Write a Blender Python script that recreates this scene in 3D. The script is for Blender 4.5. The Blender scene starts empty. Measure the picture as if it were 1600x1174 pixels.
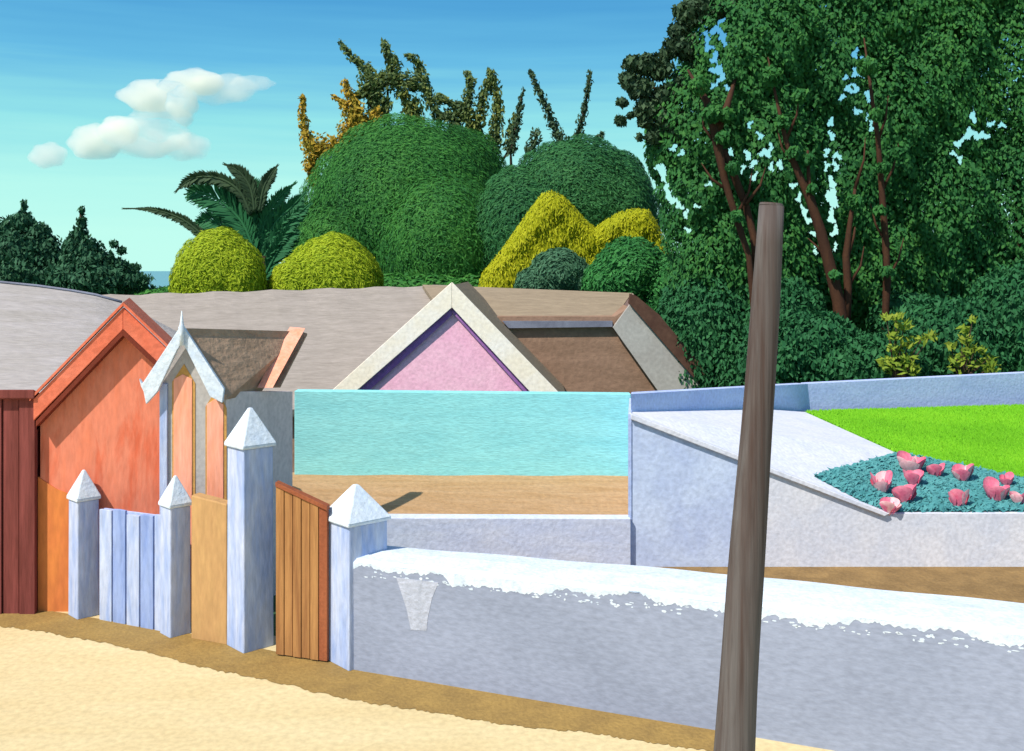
import bpy, math, random
import numpy as np
from mathutils import Vector
from mathutils.geometry import intersect_ray_tri

C = bpy.context.scene.collection
R = math.radians
random.seed(7)
rng = np.random.default_rng(11)

# ------------------------------------------------------------------ camera
EYE = 3.5
F = 1600.0
HOR = 420.0
cam = bpy.data.cameras.new('camera')
cam.sensor_width = 36.0
cam.lens = 36.0
cam.shift_y = -(587.0 - HOR) / 1600.0
cam.clip_start = 0.1
cam.clip_end = 9000
co = bpy.data.objects.new('camera', cam)
co.location = (0, 0, EYE)
co.rotation_euler = (R(90), 0, 0)
C.objects.link(co)
bpy.context.scene.camera = co

# ------------------------------------------------------------------ sun + sky
SUN_EL = 51.0
sh = Vector((-0.72, -0.69))
sdir = Vector((sh.x * math.cos(R(SUN_EL)), sh.y * math.cos(R(SUN_EL)), math.sin(R(SUN_EL))))
sl = bpy.data.lights.new('sun', 'SUN')
sl.energy = 3.9
sl.angle = R(0.6)
sl.color = (1.0, 0.93, 0.81)
so = bpy.data.objects.new('sun', sl)
so.rotation_euler = sdir.to_track_quat('Z', 'Y').to_euler()
so.location = (-20, -20, 30)
C.objects.link(so)

world = bpy.data.worlds.new('World')
bpy.context.scene.world = world
world.use_nodes = True
nt = world.node_tree
nt.nodes.clear()
wo = nt.nodes.new('ShaderNodeOutputWorld')
bgs = nt.nodes.new('ShaderNodeBackground')
sky = nt.nodes.new('ShaderNodeTexSky')
sky.sky_type = 'NISHITA'
sky.sun_disc = False
sky.sun_elevation = R(SUN_EL)
sky.sun_rotation = math.atan2(sh.x, sh.y)
sky.air_density = 1.0
sky.dust_density = 0.6
bgs.inputs[1].default_value = 0.11
nt.links.new(sky.outputs[0], bgs.inputs[0])
# the low sky of the place: aqua at the horizon deepening to blue
bgl = nt.nodes.new('ShaderNodeBackground')
bgl.inputs[1].default_value = 0.84
tc = nt.nodes.new('ShaderNodeTexCoord')
sx = nt.nodes.new('ShaderNodeSeparateXYZ')
nt.links.new(tc.outputs['Generated'], sx.inputs[0])
mpn = nt.nodes.new('ShaderNodeMapping')
mpn.inputs['Scale'].default_value = (3.0, 3.0, 60.0)
nt.links.new(tc.outputs['Generated'], mpn.inputs[0])
wn = nt.nodes.new('ShaderNodeTexNoise')
wn.inputs['Scale'].default_value = 1.6
wn.inputs['Detail'].default_value = 5.0
nt.links.new(mpn.outputs[0], wn.inputs['Vector'])
ma = nt.nodes.new('ShaderNodeMath'); ma.operation = 'MULTIPLY_ADD'
ma.inputs[1].default_value = 0.045
nt.links.new(wn.outputs[0], ma.inputs[0])
nt.links.new(sx.outputs['Z'], ma.inputs[2])
cr = nt.nodes.new('ShaderNodeValToRGB')
cr.color_ramp.elements[0].position = 0.0
cr.color_ramp.elements[0].color = (0.50, 0.88, 0.78, 1)
cr.color_ramp.elements[1].position = 1.0
cr.color_ramp.elements[1].color = (0.03, 0.12, 0.42, 1)
for p, c in ((0.05, (0.48, 0.88, 0.78, 1)), (0.10, (0.42, 0.84, 0.77, 1)), (0.158, (0.27, 0.70, 0.74, 1)), (0.218, (0.125, 0.45, 0.70, 1)),
             (0.276, (0.075, 0.33, 0.62, 1)), (0.36, (0.06, 0.27, 0.58, 1))):
    e = cr.color_ramp.elements.new(p)
    e.color = c
nt.links.new(ma.outputs[0], cr.inputs[0])
nt.links.new(cr.outputs[0], bgl.inputs[0])
mrw = nt.nodes.new('ShaderNodeMapRange')
mrw.inputs[1].default_value = 0.3
mrw.inputs[2].default_value = 0.55
mrw.inputs[3].default_value = 0.0
mrw.inputs[4].default_value = 1.0
nt.links.new(sx.outputs['Z'], mrw.inputs[0])
mixw = nt.nodes.new('ShaderNodeMixShader')
nt.links.new(mrw.outputs[0], mixw.inputs[0])
nt.links.new(bgl.outputs[0], mixw.inputs[1])
nt.links.new(bgs.outputs[0], mixw.inputs[2])
nt.links.new(mixw.outputs[0], wo.inputs['Surface'])

sc = bpy.context.scene
sc.view_settings.view_transform = 'Standard'
sc.view_settings.look = 'None'
sc.view_settings.exposure = 0.42
sc.view_settings.gamma = 1.0
sc.cycles.volume_step_rate = 1.5
sc.cycles.volume_bounces = 10
sc.cycles.max_bounces = 12
sc.cycles.diffuse_bounces = 4
sc.cycles.use_denoising = True

# ------------------------------------------------------------------ helpers
def P(px, py, Y):
    """a point of the place, at distance Y in front of the eye"""
    return Vector(((px - 800.0) / F * Y, Y, EYE + (HOR - py) / F * Y))

def G(px, py, z=0.0):
    """point on level z seen in direction px, py"""
    Y = (EYE - z) * F / (py - HOR)
    return Vector(((px - 800.0) / F * Y, Y, z))

def paint(name, c1, c2=None, scale=(1, 1, 1), nscale=3.0, bump=0.3, rough=0.85, lo=0.35, hi=0.65, bscale=40.0, bdist=0.01, spec=0.25,
          c3=None, fine=(1, 1, 1)):
    m = bpy.data.materials.new(name)
    m.use_nodes = True
    n = m.node_tree.nodes; l = m.node_tree.links
    b = n['Principled BSDF']
    b.inputs['Roughness'].default_value = rough
    b.inputs['Specular IOR Level'].default_value = spec
    t = n.new('ShaderNodeTexCoord')
    mp = n.new('ShaderNodeMapping'); mp.inputs['Scale'].default_value = scale
    l.new(t.outputs['Object'], mp.inputs[0])
    no = n.new('ShaderNodeTexNoise'); no.inputs['Scale'].default_value = nscale
    no.inputs['Detail'].default_value = 7.0; no.inputs['Roughness'].default_value = 0.62
    no.inputs['Distortion'].default_value = 0.4
    l.new(mp.outputs[0], no.inputs['Vector'])
    r = n.new('ShaderNodeValToRGB')
    c2 = c2 or tuple(x * 0.8 for x in c1)
    r.color_ramp.elements[0].position = lo; r.color_ramp.elements[0].color = (*c2, 1)
    r.color_ramp.elements[1].position = hi; r.color_ramp.elements[1].color = (*c1, 1)
    if c3:
        e = r.color_ramp.elements.new((lo + hi) / 2); e.color = (*c3, 1)
    l.new(no.outputs[0], r.inputs[0])
    mp2 = n.new('ShaderNodeMapping'); mp2.inputs['Scale'].default_value = fine
    l.new(t.outputs['Object'], mp2.inputs[0])
    n2 = n.new('ShaderNodeTexNoise'); n2.inputs['Scale'].default_value = bscale; n2.inputs['Detail'].default_value = 4.0
    l.new(mp2.outputs[0], n2.inputs['Vector'])
    mr = n.new('ShaderNodeMapRange')
    mr.inputs[1].default_value = 0.3; mr.inputs[2].default_value = 0.7
    mr.inputs[3].default_value = 0.86; mr.inputs[4].default_value = 1.08
    l.new(n2.outputs[0], mr.inputs[0])
    vm = n.new('ShaderNodeVectorMath'); vm.operation = 'SCALE'
    l.new(r.outputs[0], vm.inputs[0]); l.new(mr.outputs[0], vm.inputs['Scale'])
    l.new(vm.outputs[0], b.inputs['Base Color'])
    ad = n.new('ShaderNodeMath'); ad.operation = 'ADD'
    l.new(no.outputs[0], ad.inputs[0]); l.new(n2.outputs[0], ad.inputs[1])
    bp = n.new('ShaderNodeBump'); bp.inputs['Strength'].default_value = bump; bp.inputs['Distance'].default_value = bdist
    l.new(ad.outputs[0], bp.inputs['Height']); l.new(bp.outputs[0], b.inputs['Normal'])
    return m

def leafmat(name, cols, trans=0.25, patch=1.2):
    """leaf colours: random per leaf, pulled by a slow noise so tints come in patches"""
    m = bpy.data.materials.new(name)
    m.use_nodes = True
    n = m.node_tree.nodes; l = m.node_tree.links
    b = n['Principled BSDF']
    b.inputs['Roughness'].default_value = 0.7
    b.inputs['Specular IOR Level'].default_value = 0.2
    g = n.new('ShaderNodeNewGeometry')
    t = n.new('ShaderNodeTexCoord')
    no = n.new('ShaderNodeTexNoise'); no.inputs['Scale'].default_value = patch; no.inputs['Detail'].default_value = 3
    l.new(t.outputs['Object'], no.inputs['Vector'])
    ad = n.new('ShaderNodeMath'); ad.operation = 'MULTIPLY_ADD'; ad.inputs[1].default_value = 0.55
    sb = n.new('ShaderNodeMapRange'); sb.inputs[1].default_value = 0.3; sb.inputs[2].default_value = 0.7
    sb.inputs[3].default_value = 0.0; sb.inputs[4].default_value = 0.45
    l.new(no.outputs[0], sb.inputs[0])
    l.new(g.outputs['Random Per Island'], ad.inputs[0]); l.new(sb.outputs[0], ad.inputs[2])
    r = n.new('ShaderNodeValToRGB')
    k = len(cols)
    r.color_ramp.elements[0].color = (*cols[0], 1)
    r.color_ramp.elements[1].color = (*cols[-1], 1)
    for i in range(1, k - 1):
        e = r.color_ramp.elements.new(i / (k - 1)); e.color = (*cols[i], 1)
    l.new(ad.outputs[0], r.inputs[0])
    l.new(r.outputs[0], b.inputs['Base Color'])
    if trans:
        tr = n.new('ShaderNodeBsdfTranslucent')
        l.new(r.outputs[0], tr.inputs[0])
        mx = n.new('ShaderNodeMixShader'); mx.inputs[0].default_value = trans
        l.new(b.outputs[0], mx.inputs[1]); l.new(tr.outputs[0], mx.inputs[2])
        l.new(mx.outputs[0], n['Material Output'].inputs['Surface'])
    return m

class MB:
    def __init__(s):
        s.v = []; s.f = []
    def poly(s, pts):
        i = len(s.v); s.v += [Vector(p) for p in pts]; s.f.append(list(range(i, i + len(pts)))); return s
    def ext(s, pts, vec):
        pts = [Vector(p) for p in pts]; vec = Vector(vec); n = len(pts); i = len(s.v)
        s.v += pts + [p + vec for p in pts]
        s.f.append(list(range(i, i + n))); s.f.append(list(range(i + 2 * n - 1, i + n - 1, -1)))
        for k in range(n):
            j = (k + 1) % n
            s.f.append([i + k, i + n + k, i + n + j, i + j])
        return s
    def box(s, c, d, rz=0.0, taper=1.0):
        c = Vector(c); hx, hy = d[0] / 2, d[1] / 2; i = len(s.v)
        cs, sn = math.cos(rz), math.sin(rz)
        for z, k in ((0, 1.0), (d[2], taper)):
            for x, y in ((-hx, -hy), (hx, -hy), (hx, hy), (-hx, hy)):
                x *= k; y *= k
                s.v.append(c + Vector((x * cs - y * sn, x * sn + y * cs, z)))
        s.f += [[i + 3, i + 2, i + 1, i], [i + 4, i + 5, i + 6, i + 7], [i, i + 1, i + 5, i + 4], [i + 1, i + 2, i + 6, i + 5],
                [i + 2, i + 3, i + 7, i + 6], [i + 3, i, i + 4, i + 7]]
        return s
    def tube(s, pts, rad, n=8):
        pts = [Vector(p) for p in pts]
        if not isinstance(rad, (list, tuple)): rad = [rad] * len(pts)
        i0 = len(s.v)
        for k, p in enumerate(pts):
            d = (pts[min(k + 1, len(pts) - 1)] - pts[max(k - 1, 0)]).normalized()
            a = d.cross(Vector((0, 1, 0.01))).normalized(); b = d.cross(a).normalized()
            for j in range(n):
                t = 2 * math.pi * j / n
                s.v.append(p + (a * math.cos(t) + b * math.sin(t)) * rad[k])
        for k in range(len(pts) - 1):
            for j in range(n):
                q = i0 + k * n + j; q2 = i0 + k * n + (j + 1) % n
                s.f.append([q, q2, q2 + n, q + n])
        s.f.append([i0 + j for j in range(n)][::-1])
        s.f.append([i0 + (len(pts) - 1) * n + j for j in range(n)])
        return s

def root_loc(o):
    v = Vector((0, 0, 0))
    while o is not None:
        v += o.location; o = o.parent
    return v

def part(name, mb, mat, parent=None, bevel=0.0, smooth=False, kind=None):
    off = root_loc(parent)
    me = bpy.data.meshes.new(name)
    me.from_pydata([tuple(v - off) for v in mb.v], [], mb.f)
    me.validate()
    import bmesh
    bm = bmesh.new(); bm.from_mesh(me)
    bmesh.ops.recalc_face_normals(bm, faces=bm.faces)
    bm.to_mesh(me); bm.free()
    me.materials.append(mat)
    if smooth:
        for p in me.polygons: p.use_smooth = True
    o = bpy.data.objects.new(name, me)
    C.objects.link(o)
    o.parent = parent
    if kind: o['kind'] = kind
    if bevel:
        b = o.modifiers.new('bevel', 'BEVEL'); b.width = bevel; b.segments = 2; b.limit_method = 'ANGLE'
    return o

def npart(name, verts, faces4, mat, parent):
    """mesh from numpy arrays; every row of faces4 is one quad"""
    off = np.array(root_loc(parent))
    verts = verts - off
    me = bpy.data.meshes.new(name)
    nv, nf = len(verts), len(faces4)
    me.vertices.add(nv); me.loops.add(nf * 4); me.polygons.add(nf)
    me.vertices.foreach_set('co', verts.astype(np.float32).ravel())
    me.loops.foreach_set('vertex_index', faces4.astype(np.int32).ravel())
    me.polygons.foreach_set('loop_start', np.arange(0, nf * 4, 4, dtype=np.int32))
    me.polygons.foreach_set('loop_total', np.full(nf, 4, dtype=np.int32))
    me.update(calc_edges=True); me.validate()
    me.materials.append(mat)
    o = bpy.data.objects.new(name, me); C.objects.link(o); o.parent = parent
    return o

def thing(name, label, cat, loc, group=None):
    o = bpy.data.objects.new(name, None)
    o.empty_display_size = 0.3
    o.location = Vector(loc); o['label'] = label; o['category'] = cat
    if group: o['group'] = group
    C.objects.link(o)
    return o

def struct(o):
    o['kind'] = 'structure'; return o

def norm(a):
    return a / np.maximum(np.linalg.norm(a, axis=-1, keepdims=True), 1e-9)

def leaf_quads(c, nrm, L, W, flow=None, fold=0.15):
    """one pointed leaf per centre; nrm = leaf normal, flow = preferred length direction"""
    n = len(c)
    nrm = norm(nrm)
    t = rng.normal(size=(n, 3)) * 0.7
    if flow is not None: t = t * 0.55 + flow
    t = norm(t - nrm * np.sum(t * nrm, 1, keepdims=True))
    b = np.cross(nrm, t)
    L = (np.asarray(L) * rng.uniform(0.6, 1.3, n))[:, None] / 2
    W = (np.asarray(W) * rng.uniform(0.6, 1.3, n))[:, None] / 2
    v = np.stack([c - t * L, c - t * L * 0.1 + b * W + nrm * W * fold, c + t * L, c - t * L * 0.1 - b * W + nrm * W * fold], 1).reshape(-1, 3)
    f = np.arange(n * 4).reshape(-1, 4)
    return v, f

def sphere_quads(c, r, seg=20, rings=12):
    u = np.linspace(0, 2 * np.pi, seg, endpoint=False); w = np.linspace(0.04, np.pi - 0.04, rings)
    ww, uu = np.meshgrid(w, u, indexing='ij')
    v = np.stack([np.sin(ww) * np.cos(uu), np.sin(ww) * np.sin(uu), np.cos(ww)], -1).reshape(-1, 3) * np.array(r) + np.array(c)
    f = []
    for i in range(rings - 1):
        for j in range(seg):
            k = (j + 1) % seg
            f.append([i * seg + j, (i + 1) * seg + j, (i + 1) * seg + k, i * seg + k])
    return v, np.array(f)

def blob(px, py, rpx, rpy, Y, dy=None):
    p = P(px, py, Y)
    rx = rpx / F * Y; rz = rpy / F * Y
    return (p.x, p.y, p.z, rx, dy if dy else rx, rz)

HOLES = []   # (px, py, r) gaps in foliage where the sky shows
def crown(blobs, n, L, W, jitter=0.45, core=0.9, shell=(0.86, 1.05), lump=0.07, lumpf=3.0, flow='down', volume=0.0, holes=None, zmin=None, front=True):
    """leaves over (and, with volume > 0, all through) the union of ellipsoids; core = size of the dense inner wood-and-leaf mass"""
    bl = np.array(blobs)
    area = (bl[:, 3] * bl[:, 5] + bl[:, 3] * bl[:, 4] + bl[:, 4] * bl[:, 5])
    cnt = np.maximum((n * area / area.sum()).astype(int), 20)
    C_, N_ = [], []
    for k, b in enumerate(bl):
        d = norm(rng.normal(size=(cnt[k] * 2, 3)))
        if front: d = d[d[:, 1] < 0.35]
        d = d[:cnt[k]]
        ph = rng.uniform(0, 6.28, 3)
        s = 1 + lump * (np.sin(d[:, 0] * lumpf * 2 + ph[0]) * np.cos(d[:, 2] * lumpf * 2.3 + ph[1]) + 0.6 * np.sin(d[:, 2] * lumpf * 5 + d[:, 0] * lumpf * 4 + ph[2]))
        rr = rng.uniform(shell[0], shell[1], len(d)) * s
        if volume > 0:
            q = rng.random(len(d)) < volume
            rr[q] = rng.uniform(0.2, 1.0, q.sum()) ** (1 / 2.2) * s[q]
        p = b[:3] + d * b[3:] * rr[:, None]
        nn = norm(d / b[3:])
        keep = np.ones(len(p), bool)
        for j, o in enumerate(bl):
            if j != k:
                e = np.sum(((p - o[:3]) / o[3:]) ** 2, 1)
                keep &= e > 0.72 * (1 - volume)
        if zmin is not None: keep &= p[:, 2] > zmin
        C_.append(p[keep]); N_.append(nn[keep])
    c = np.concatenate(C_); nn = np.concatenate(N_)
    if holes:
        px = 800 + F * c[:, 0] / c[:, 1]; py = HOR - F * (c[:, 2] - EYE) / c[:, 1]
        keep = np.ones(len(c), bool)
        for hx, hy, hr in holes:
            th = np.arctan2(py - hy, px - hx)
            rr_ = (hr * 0.68 + 3.0) * (1 + .25 * np.sin(th * 2 + hx) + .22 * np.sin(th * 3 + hy * 1.7))
            keep &= ((px - hx) ** 2 + ((py - hy) * .85) ** 2) > rr_ ** 2
        c = c[keep]; nn = nn[keep]
    ln = nn + rng.normal(size=nn.shape) * jitter + (np.array([-.3, -.5, .45]) if volume > .4 else 0)
    fl = None
    if flow == 'down':
        fl = np.tile(np.array([0, 0, -1.0]), (len(c), 1))
    elif flow == 'side':
        fl = np.stack([nn[:, 2], np.zeros(len(c)), -nn[:, 0]], 1)
    v, f = leaf_quads(c, ln, np.full(len(c), L), np.full(len(c), W), fl)
    vs, fs, o = [v], [f], len(v)
    if core:
        for b in bl:
            sv, sf = sphere_quads(b[:3], b[3:] * core)
            vs.append(sv); fs.append(sf + o); o += len(sv)
    return np.concatenate(vs), np.concatenate(fs)

def tree(name, label, cat, base, trunk_pts, trunk_rad, crown_vf, leaf_m, wood_m, group=None, limbs=()):
    t = thing(name, label, cat, base, group)
    mb = MB().tube(trunk_pts, trunk_rad)
    for pts, rad in limbs: mb.tube(pts, rad)
    part('trunk', mb, wood_m, t, smooth=True)
    npart('crown', crown_vf[0], crown_vf[1], leaf_m, t)
    return t

# ------------------------------------------------------------------ materials
M = {}
M['sand'] = paint('sand', (0.671, 0.560, 0.326), (0.618, 0.495, 0.267), (0.6, 2.0, 1), 1.2, 0.18, bscale=18, bdist=0.02, lo=0.3, hi=0.7)
M['shadow_band'] = paint('shadow_band_sand', (0.336, 0.217, 0.067), (0.263, 0.170, 0.056), (1, 1, 1), 3.5, 0.5, bscale=30, bdist=0.02)
M['soil'] = paint('brown_soil', (0.30, 0.19, 0.075), (0.20, 0.125, 0.05), (1, 1, 1), 3.0, 0.5, bscale=26, bdist=0.03)
M['tan'] = paint('tan_earth', (0.483, 0.309, 0.166), (0.405, 0.243, 0.113), (0.5, 2.2, 1), 3.0, 0.5, bscale=16, bdist=0.03)
M['white'] = paint('white_limewash', (0.666, 0.744, 0.836), (0.542, 0.650, 0.817), (1.0, 1.0, 1.0), 5.0, 0.35, bscale=28, bdist=0.02, lo=0.25, hi=0.55)
M['whiteblue'] = paint('blue_white_limewash', (0.518, 0.577, 0.748), (0.311, 0.413, 0.704), (2.4, 2.4, 0.45), 3.6, 0.4, bscale=28, bdist=0.02, lo=0.33, hi=0.62, fine=(1, 1, 0.25))
M['gapblue'] = paint('blue_gap_shade', (0.318, 0.412, 0.699), (0.208, 0.295, 0.594), (3, 3, 0.45), 3.0, 0.5, bscale=24, bdist=0.015, fine=(1, 1, .25))  # darker blue on alternate slats stands for the fence's shaded gaps
M['greywall'] = paint('grey_blue_plaster', (0.318, 0.357, 0.482), (0.264, 0.300, 0.409), (0.6, 0.6, 1.0), 0.7, 0.14, bscale=14, bdist=0.02, fine=(1, 1, 2.5))
M['greypatch'] = paint('pale_grey_plaster', (0.462, 0.492, 0.605), (0.396, 0.428, 0.526), (1.5, 1.5, 0.4), 3.0, 0.5, bscale=26, bdist=0.02)
M['lavender'] = paint('lavender_plaster', (0.64, 0.69, 0.84), (0.56, 0.63, 0.84), (0.6, 0.6, 2.0), 2.6, 0.25, bscale=22, bdist=0.02)
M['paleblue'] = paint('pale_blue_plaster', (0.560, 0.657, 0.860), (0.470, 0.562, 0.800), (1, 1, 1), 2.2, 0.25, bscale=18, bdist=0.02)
M['rampwhite'] = paint('pale_ramp_plaster', (0.72, 0.73, 0.80), (0.62, 0.66, 0.78), (1, 1, 1.0), 1.6, 0.22, bscale=22, bdist=0.02)
M['periwinkle'] = paint('periwinkle_gap_shade', (0.50, 0.60, 0.88), (0.42, 0.52, 0.84), (0.5, 0.5, 2.0), 1.8, 0.3, bscale=22, bdist=0.02)
M['turquoise'] = paint('turquoise_paint', (0.300, 0.739, 0.763), (0.250, 0.669, 0.707), (0.5, 0.5, 2.2), 2.6, 0.4, bscale=30, bdist=0.012, fine=(0.5, 0.5, 2))
M['pink'] = paint('pink_paint', (0.980, 0.568, 0.720), (0.950, 0.495, 0.680), (1, 1, 1), 1.6, 0.3, bscale=14, bdist=0.02)
M['rakeshade'] = paint('rake_shadow_violet', (0.38, 0.18, 0.48), (0.30, 0.12, 0.38), (1, 1, 1), 2.5, 0.3, bscale=14, bdist=0.02)
M['cream'] = paint('cream_paint', (0.980, 0.919, 0.868), (0.980, 0.869, 0.719), (1, 1, 1), 1.4, 0.15, bscale=12, bdist=0.02)
M['orange'] = paint('orange_paint', (0.739, 0.211, 0.116), (0.669, 0.143, 0.070), (2.2, 2.2, 0.5), 2.0, 0.4, bscale=18, bdist=0.015, fine=(1, 1, 0.3), c3=(0.739, 0.237, 0.146))
M['orangeboard'] = paint('orange_board_paint', (0.757, 0.207, 0.123), (0.669, 0.147, 0.075), (1, 1, 1), 2.4, 0.4, bscale=18, bdist=0.015)
M['rust'] = paint('rust_trim', (0.20, 0.035, 0.018), (0.15, 0.028, 0.014), (1, 1, 1), 3, 0.3)
M['amber'] = paint('amber_paint', (0.707, 0.233, 0.058), (0.636, 0.183, 0.058), (2, 2, 0.5), 2.0, 0.3, bscale=18, fine=(1, 1, 0.3))
M['maroon'] = paint('maroon_boards', (0.253, 0.064, 0.056), (0.144, 0.034, 0.028), (5.0, 5.0, 0.35), 2.0, 0.5, bscale=14, bdist=0.01, fine=(3, 3, 0.3))
M['coral'] = paint('coral_boards', (0.95, 0.44, 0.32), (0.86, 0.33, 0.20), (3, 3, 0.5), 2.6, 0.4, bscale=18, fine=(2, 2, 0.3))
M['ochre'] = paint('ochre_trim', (0.60, 0.34, 0.10), (0.48, 0.26, 0.08), (1, 1, 1), 3, 0.3)
M['hutgrey'] = paint('hut_grey_plaster', (0.48, 0.46, 0.455), (0.40, 0.385, 0.39), (2, 2, 0.6), 2.4, 0.4, bscale=22)
M['hutside_lifted'] = paint('hut_side_lightened', (0.76, 0.66, 0.64), (0.66, 0.58, 0.57), (2, 2, 0.6), 2.0, 0.3, bscale=20)  # hut plaster in a lighter colour to offset the side's shade
M['apricot'] = paint('apricot_plaster', (0.546, 0.326, 0.136), (0.468, 0.266, 0.116), (2, 2, 0.5), 2.4, 0.4, bscale=22, fine=(1, 1, 0.3))
M['gate'] = paint('gate_boards', (0.450, 0.225, 0.081), (0.270, 0.117, 0.043), (6, 6, 0.35), 2.0, 0.6, bscale=16, bdist=0.01, fine=(3, 3, 0.3))
M['gatered'] = paint('gate_red_edge', (0.345, 0.108, 0.045), (0.255, 0.072, 0.032), (3, 3, 0.4), 2.0, 0.5)
M['roofgrey'] = paint('grey_thatch', (0.356, 0.316, 0.288), (0.293, 0.260, 0.232), (0.5, 2.0, 4.0), 2.0, 0.5, bscale=9, bdist=0.05, fine=(0.4, 2, 3))
M['rooftan'] = paint('tan_grey_roof', (0.326, 0.260, 0.184), (0.272, 0.216, 0.152), (0.5, 2.0, 4.0), 2.0, 0.5, bscale=9, bdist=0.05, fine=(0.4, 2, 3))
M['roofleft'] = paint('pale_grey_roof', (0.395, 0.369, 0.368), (0.336, 0.312, 0.296), (0.5, 2.0, 4.0), 2.0, 0.5, bscale=14, bdist=0.03, fine=(0.4, 2, 3))
M['roofbrown'] = paint('brown_roof', (0.462, 0.310, 0.212), (0.352, 0.235, 0.157), (1.0, 1, 3), 2.5, 0.5, bscale=16, bdist=0.03)
M['brownwall'] = paint('brown_wall', (0.336, 0.210, 0.147), (0.264, 0.164, 0.112), (0.5, 0.5, 2), 1.5, 0.4, bscale=10, bdist=0.03)
M['slate'] = paint('slate_gutter', (0.23, 0.25, 0.33), (0.16, 0.17, 0.23), (1, 1, 1), 2, 0.3)
M['mauve'] = paint('mauve_board', (0.36, 0.25, 0.23), (0.30, 0.20, 0.18), (1, 1, 1), 2, 0.3)
M['greyboard'] = paint('grey_board', (0.46, 0.45, 0.43), (0.40, 0.38, 0.36), (1, 1, 1), 1.2, 0.3, bscale=10)
M['darkbrown'] = paint('dark_brown_verge', (0.12, 0.062, 0.042), (0.08, 0.038, 0.027), (1, 1, 1), 2, 0.4, bscale=8)
M['pole'] = paint('weathered_pole_wood', (0.125, 0.112, 0.110), (0.070, 0.046, 0.040), (14, 14, 0.35), 1.2, 0.5, rough=0.8, bscale=30, bdist=0.006, fine=(3, 3, 0.12), lo=0.36, hi=0.6)
M['bark'] = paint('red_brown_bark', (0.072, 0.030, 0.014), (0.047, 0.019, 0.011), (2, 2, 0.5), 3, 0.6, bscale=16)
M['barkdark'] = paint('dark_bark', (0.07, 0.045, 0.025), (0.045, 0.03, 0.02), (2, 2, 0.5), 3, 0.6, bscale=16)
M['grass'] = paint('lawn_grass', (0.20, 0.46, 0.02), (0.14, 0.36, 0.016), (1.2, 1.2, 1.2), 1.6, 0.9, bscale=45, bdist=0.03)
M['bed'] = paint('bed_earth', (0.077, 0.240, 0.256), (0.056, 0.176, 0.192), (1, 1, 1), 4, 0.8, bscale=30, bdist=0.04)
M['terrain'] = paint('scrub_ground', (0.05, 0.13, 0.05), (0.035, 0.08, 0.035), (1, 1, 1), 0.8, 0.6, bscale=6, bdist=0.1)
M['sea'] = paint('sea_water', (0.16, 0.36, 0.40), (0.12, 0.30, 0.34), (0.02, 0.2, 1), 1.0, 0.2, rough=0.35, bscale=0.5, bdist=0.3)

L_dome = leafmat('dome_leaves', [(0.016, 0.095, 0.029), (0.030, 0.158, 0.031), (0.052, 0.213, 0.035), (0.081, 0.270, 0.048)], 0.15, 0.35)
L_dome2 = leafmat('round_tree_leaves', [(0.013, 0.081, 0.037), (0.023, 0.127, 0.044), (0.041, 0.172, 0.050), (0.059, 0.213, 0.066)], 0.15, 0.35)
L_yel = leafmat('yellow_green_leaves', [(0.202, 0.299, 0.012), (0.297, 0.407, 0.014), (0.369, 0.466, 0.018), (0.451, 0.514, 0.030)], 0.15, 0.5)
L_gold = leafmat('golden_leaves', [(0.295, 0.341, 0.006), (0.381, 0.400, 0.008), (0.455, 0.447, 0.010)], 0.15, 0.5)
L_big = leafmat('tall_tree_leaves', [(0.022, 0.119, 0.038), (0.033, 0.157, 0.042), (0.050, 0.195, 0.042), (0.083, 0.255, 0.042)], 0.3, 0.25)
L_dark = leafmat('dark_olive_leaves', [(0.029, 0.063, 0.034), (0.052, 0.098, 0.048), (0.078, 0.140, 0.060)], 0.15, 1.0)
L_mid = leafmat('mid_green_leaves', [(0.018, 0.117, 0.036), (0.036, 0.195, 0.048), (0.060, 0.260, 0.060)], 0.15, 0.6)
L_teal = leafmat('grey_green_leaves', [(0.039, 0.119, 0.065), (0.065, 0.175, 0.098), (0.098, 0.224, 0.117)], 0.15, 0.6)
L_bed = leafmat('teal_bed_leaves', [(0.049, 0.221, 0.246), (0.077, 0.295, 0.312), (0.119, 0.361, 0.377)], 0.1, 1.5)
L_och = leafmat('ochre_leaves', [(0.240, 0.207, 0.025), (0.408, 0.287, 0.030), (0.552, 0.310, 0.040)], 0.15, 1.0)
L_olive = leafmat('olive_leaves', [(0.054, 0.098, 0.044), (0.090, 0.143, 0.055), (0.144, 0.195, 0.050), (0.240, 0.234, 0.044)], 0.15, 0.6)
L_left = leafmat('far_shrub_leaves', [(0.017, 0.072, 0.039), (0.031, 0.111, 0.055), (0.054, 0.156, 0.078)], 0.1, 1.0)
L_lime = leafmat('lime_spray_leaves', [(0.10, 0.20, 0.02), (0.22, 0.31, 0.03), (0.32, 0.36, 0.05)], 0.2, 2.0)
L_frond = leafmat('palm_fronds', [(0.015, 0.093, 0.038), (0.027, 0.153, 0.060), (0.045, 0.204, 0.075)], 0.1, 1.0)
L_frondd = leafmat('dry_palm_fronds', [(0.024, 0.050, 0.027), (0.040, 0.075, 0.036), (0.064, 0.112, 0.045)], 0.1, 1.0)
L_grass = leafmat('grass_blades', [(0.12, 0.38, 0.010), (0.18, 0.52, 0.014), (0.26, 0.60, 0.022)], 0.3, 0.8)
M['petal'] = paint('rose_petals', (0.903, 0.297, 0.400), (0.735, 0.135, 0.250), (1, 1, 1), 9, 0.3, bscale=30, bdist=0.005, spec=0.3)
M['petalpale'] = paint('pale_rose_petals', (0.92, 0.62, 0.64), (0.86, 0.42, 0.48), (1, 1, 1), 9, 0.3, bscale=30, bdist=0.005)
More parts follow.
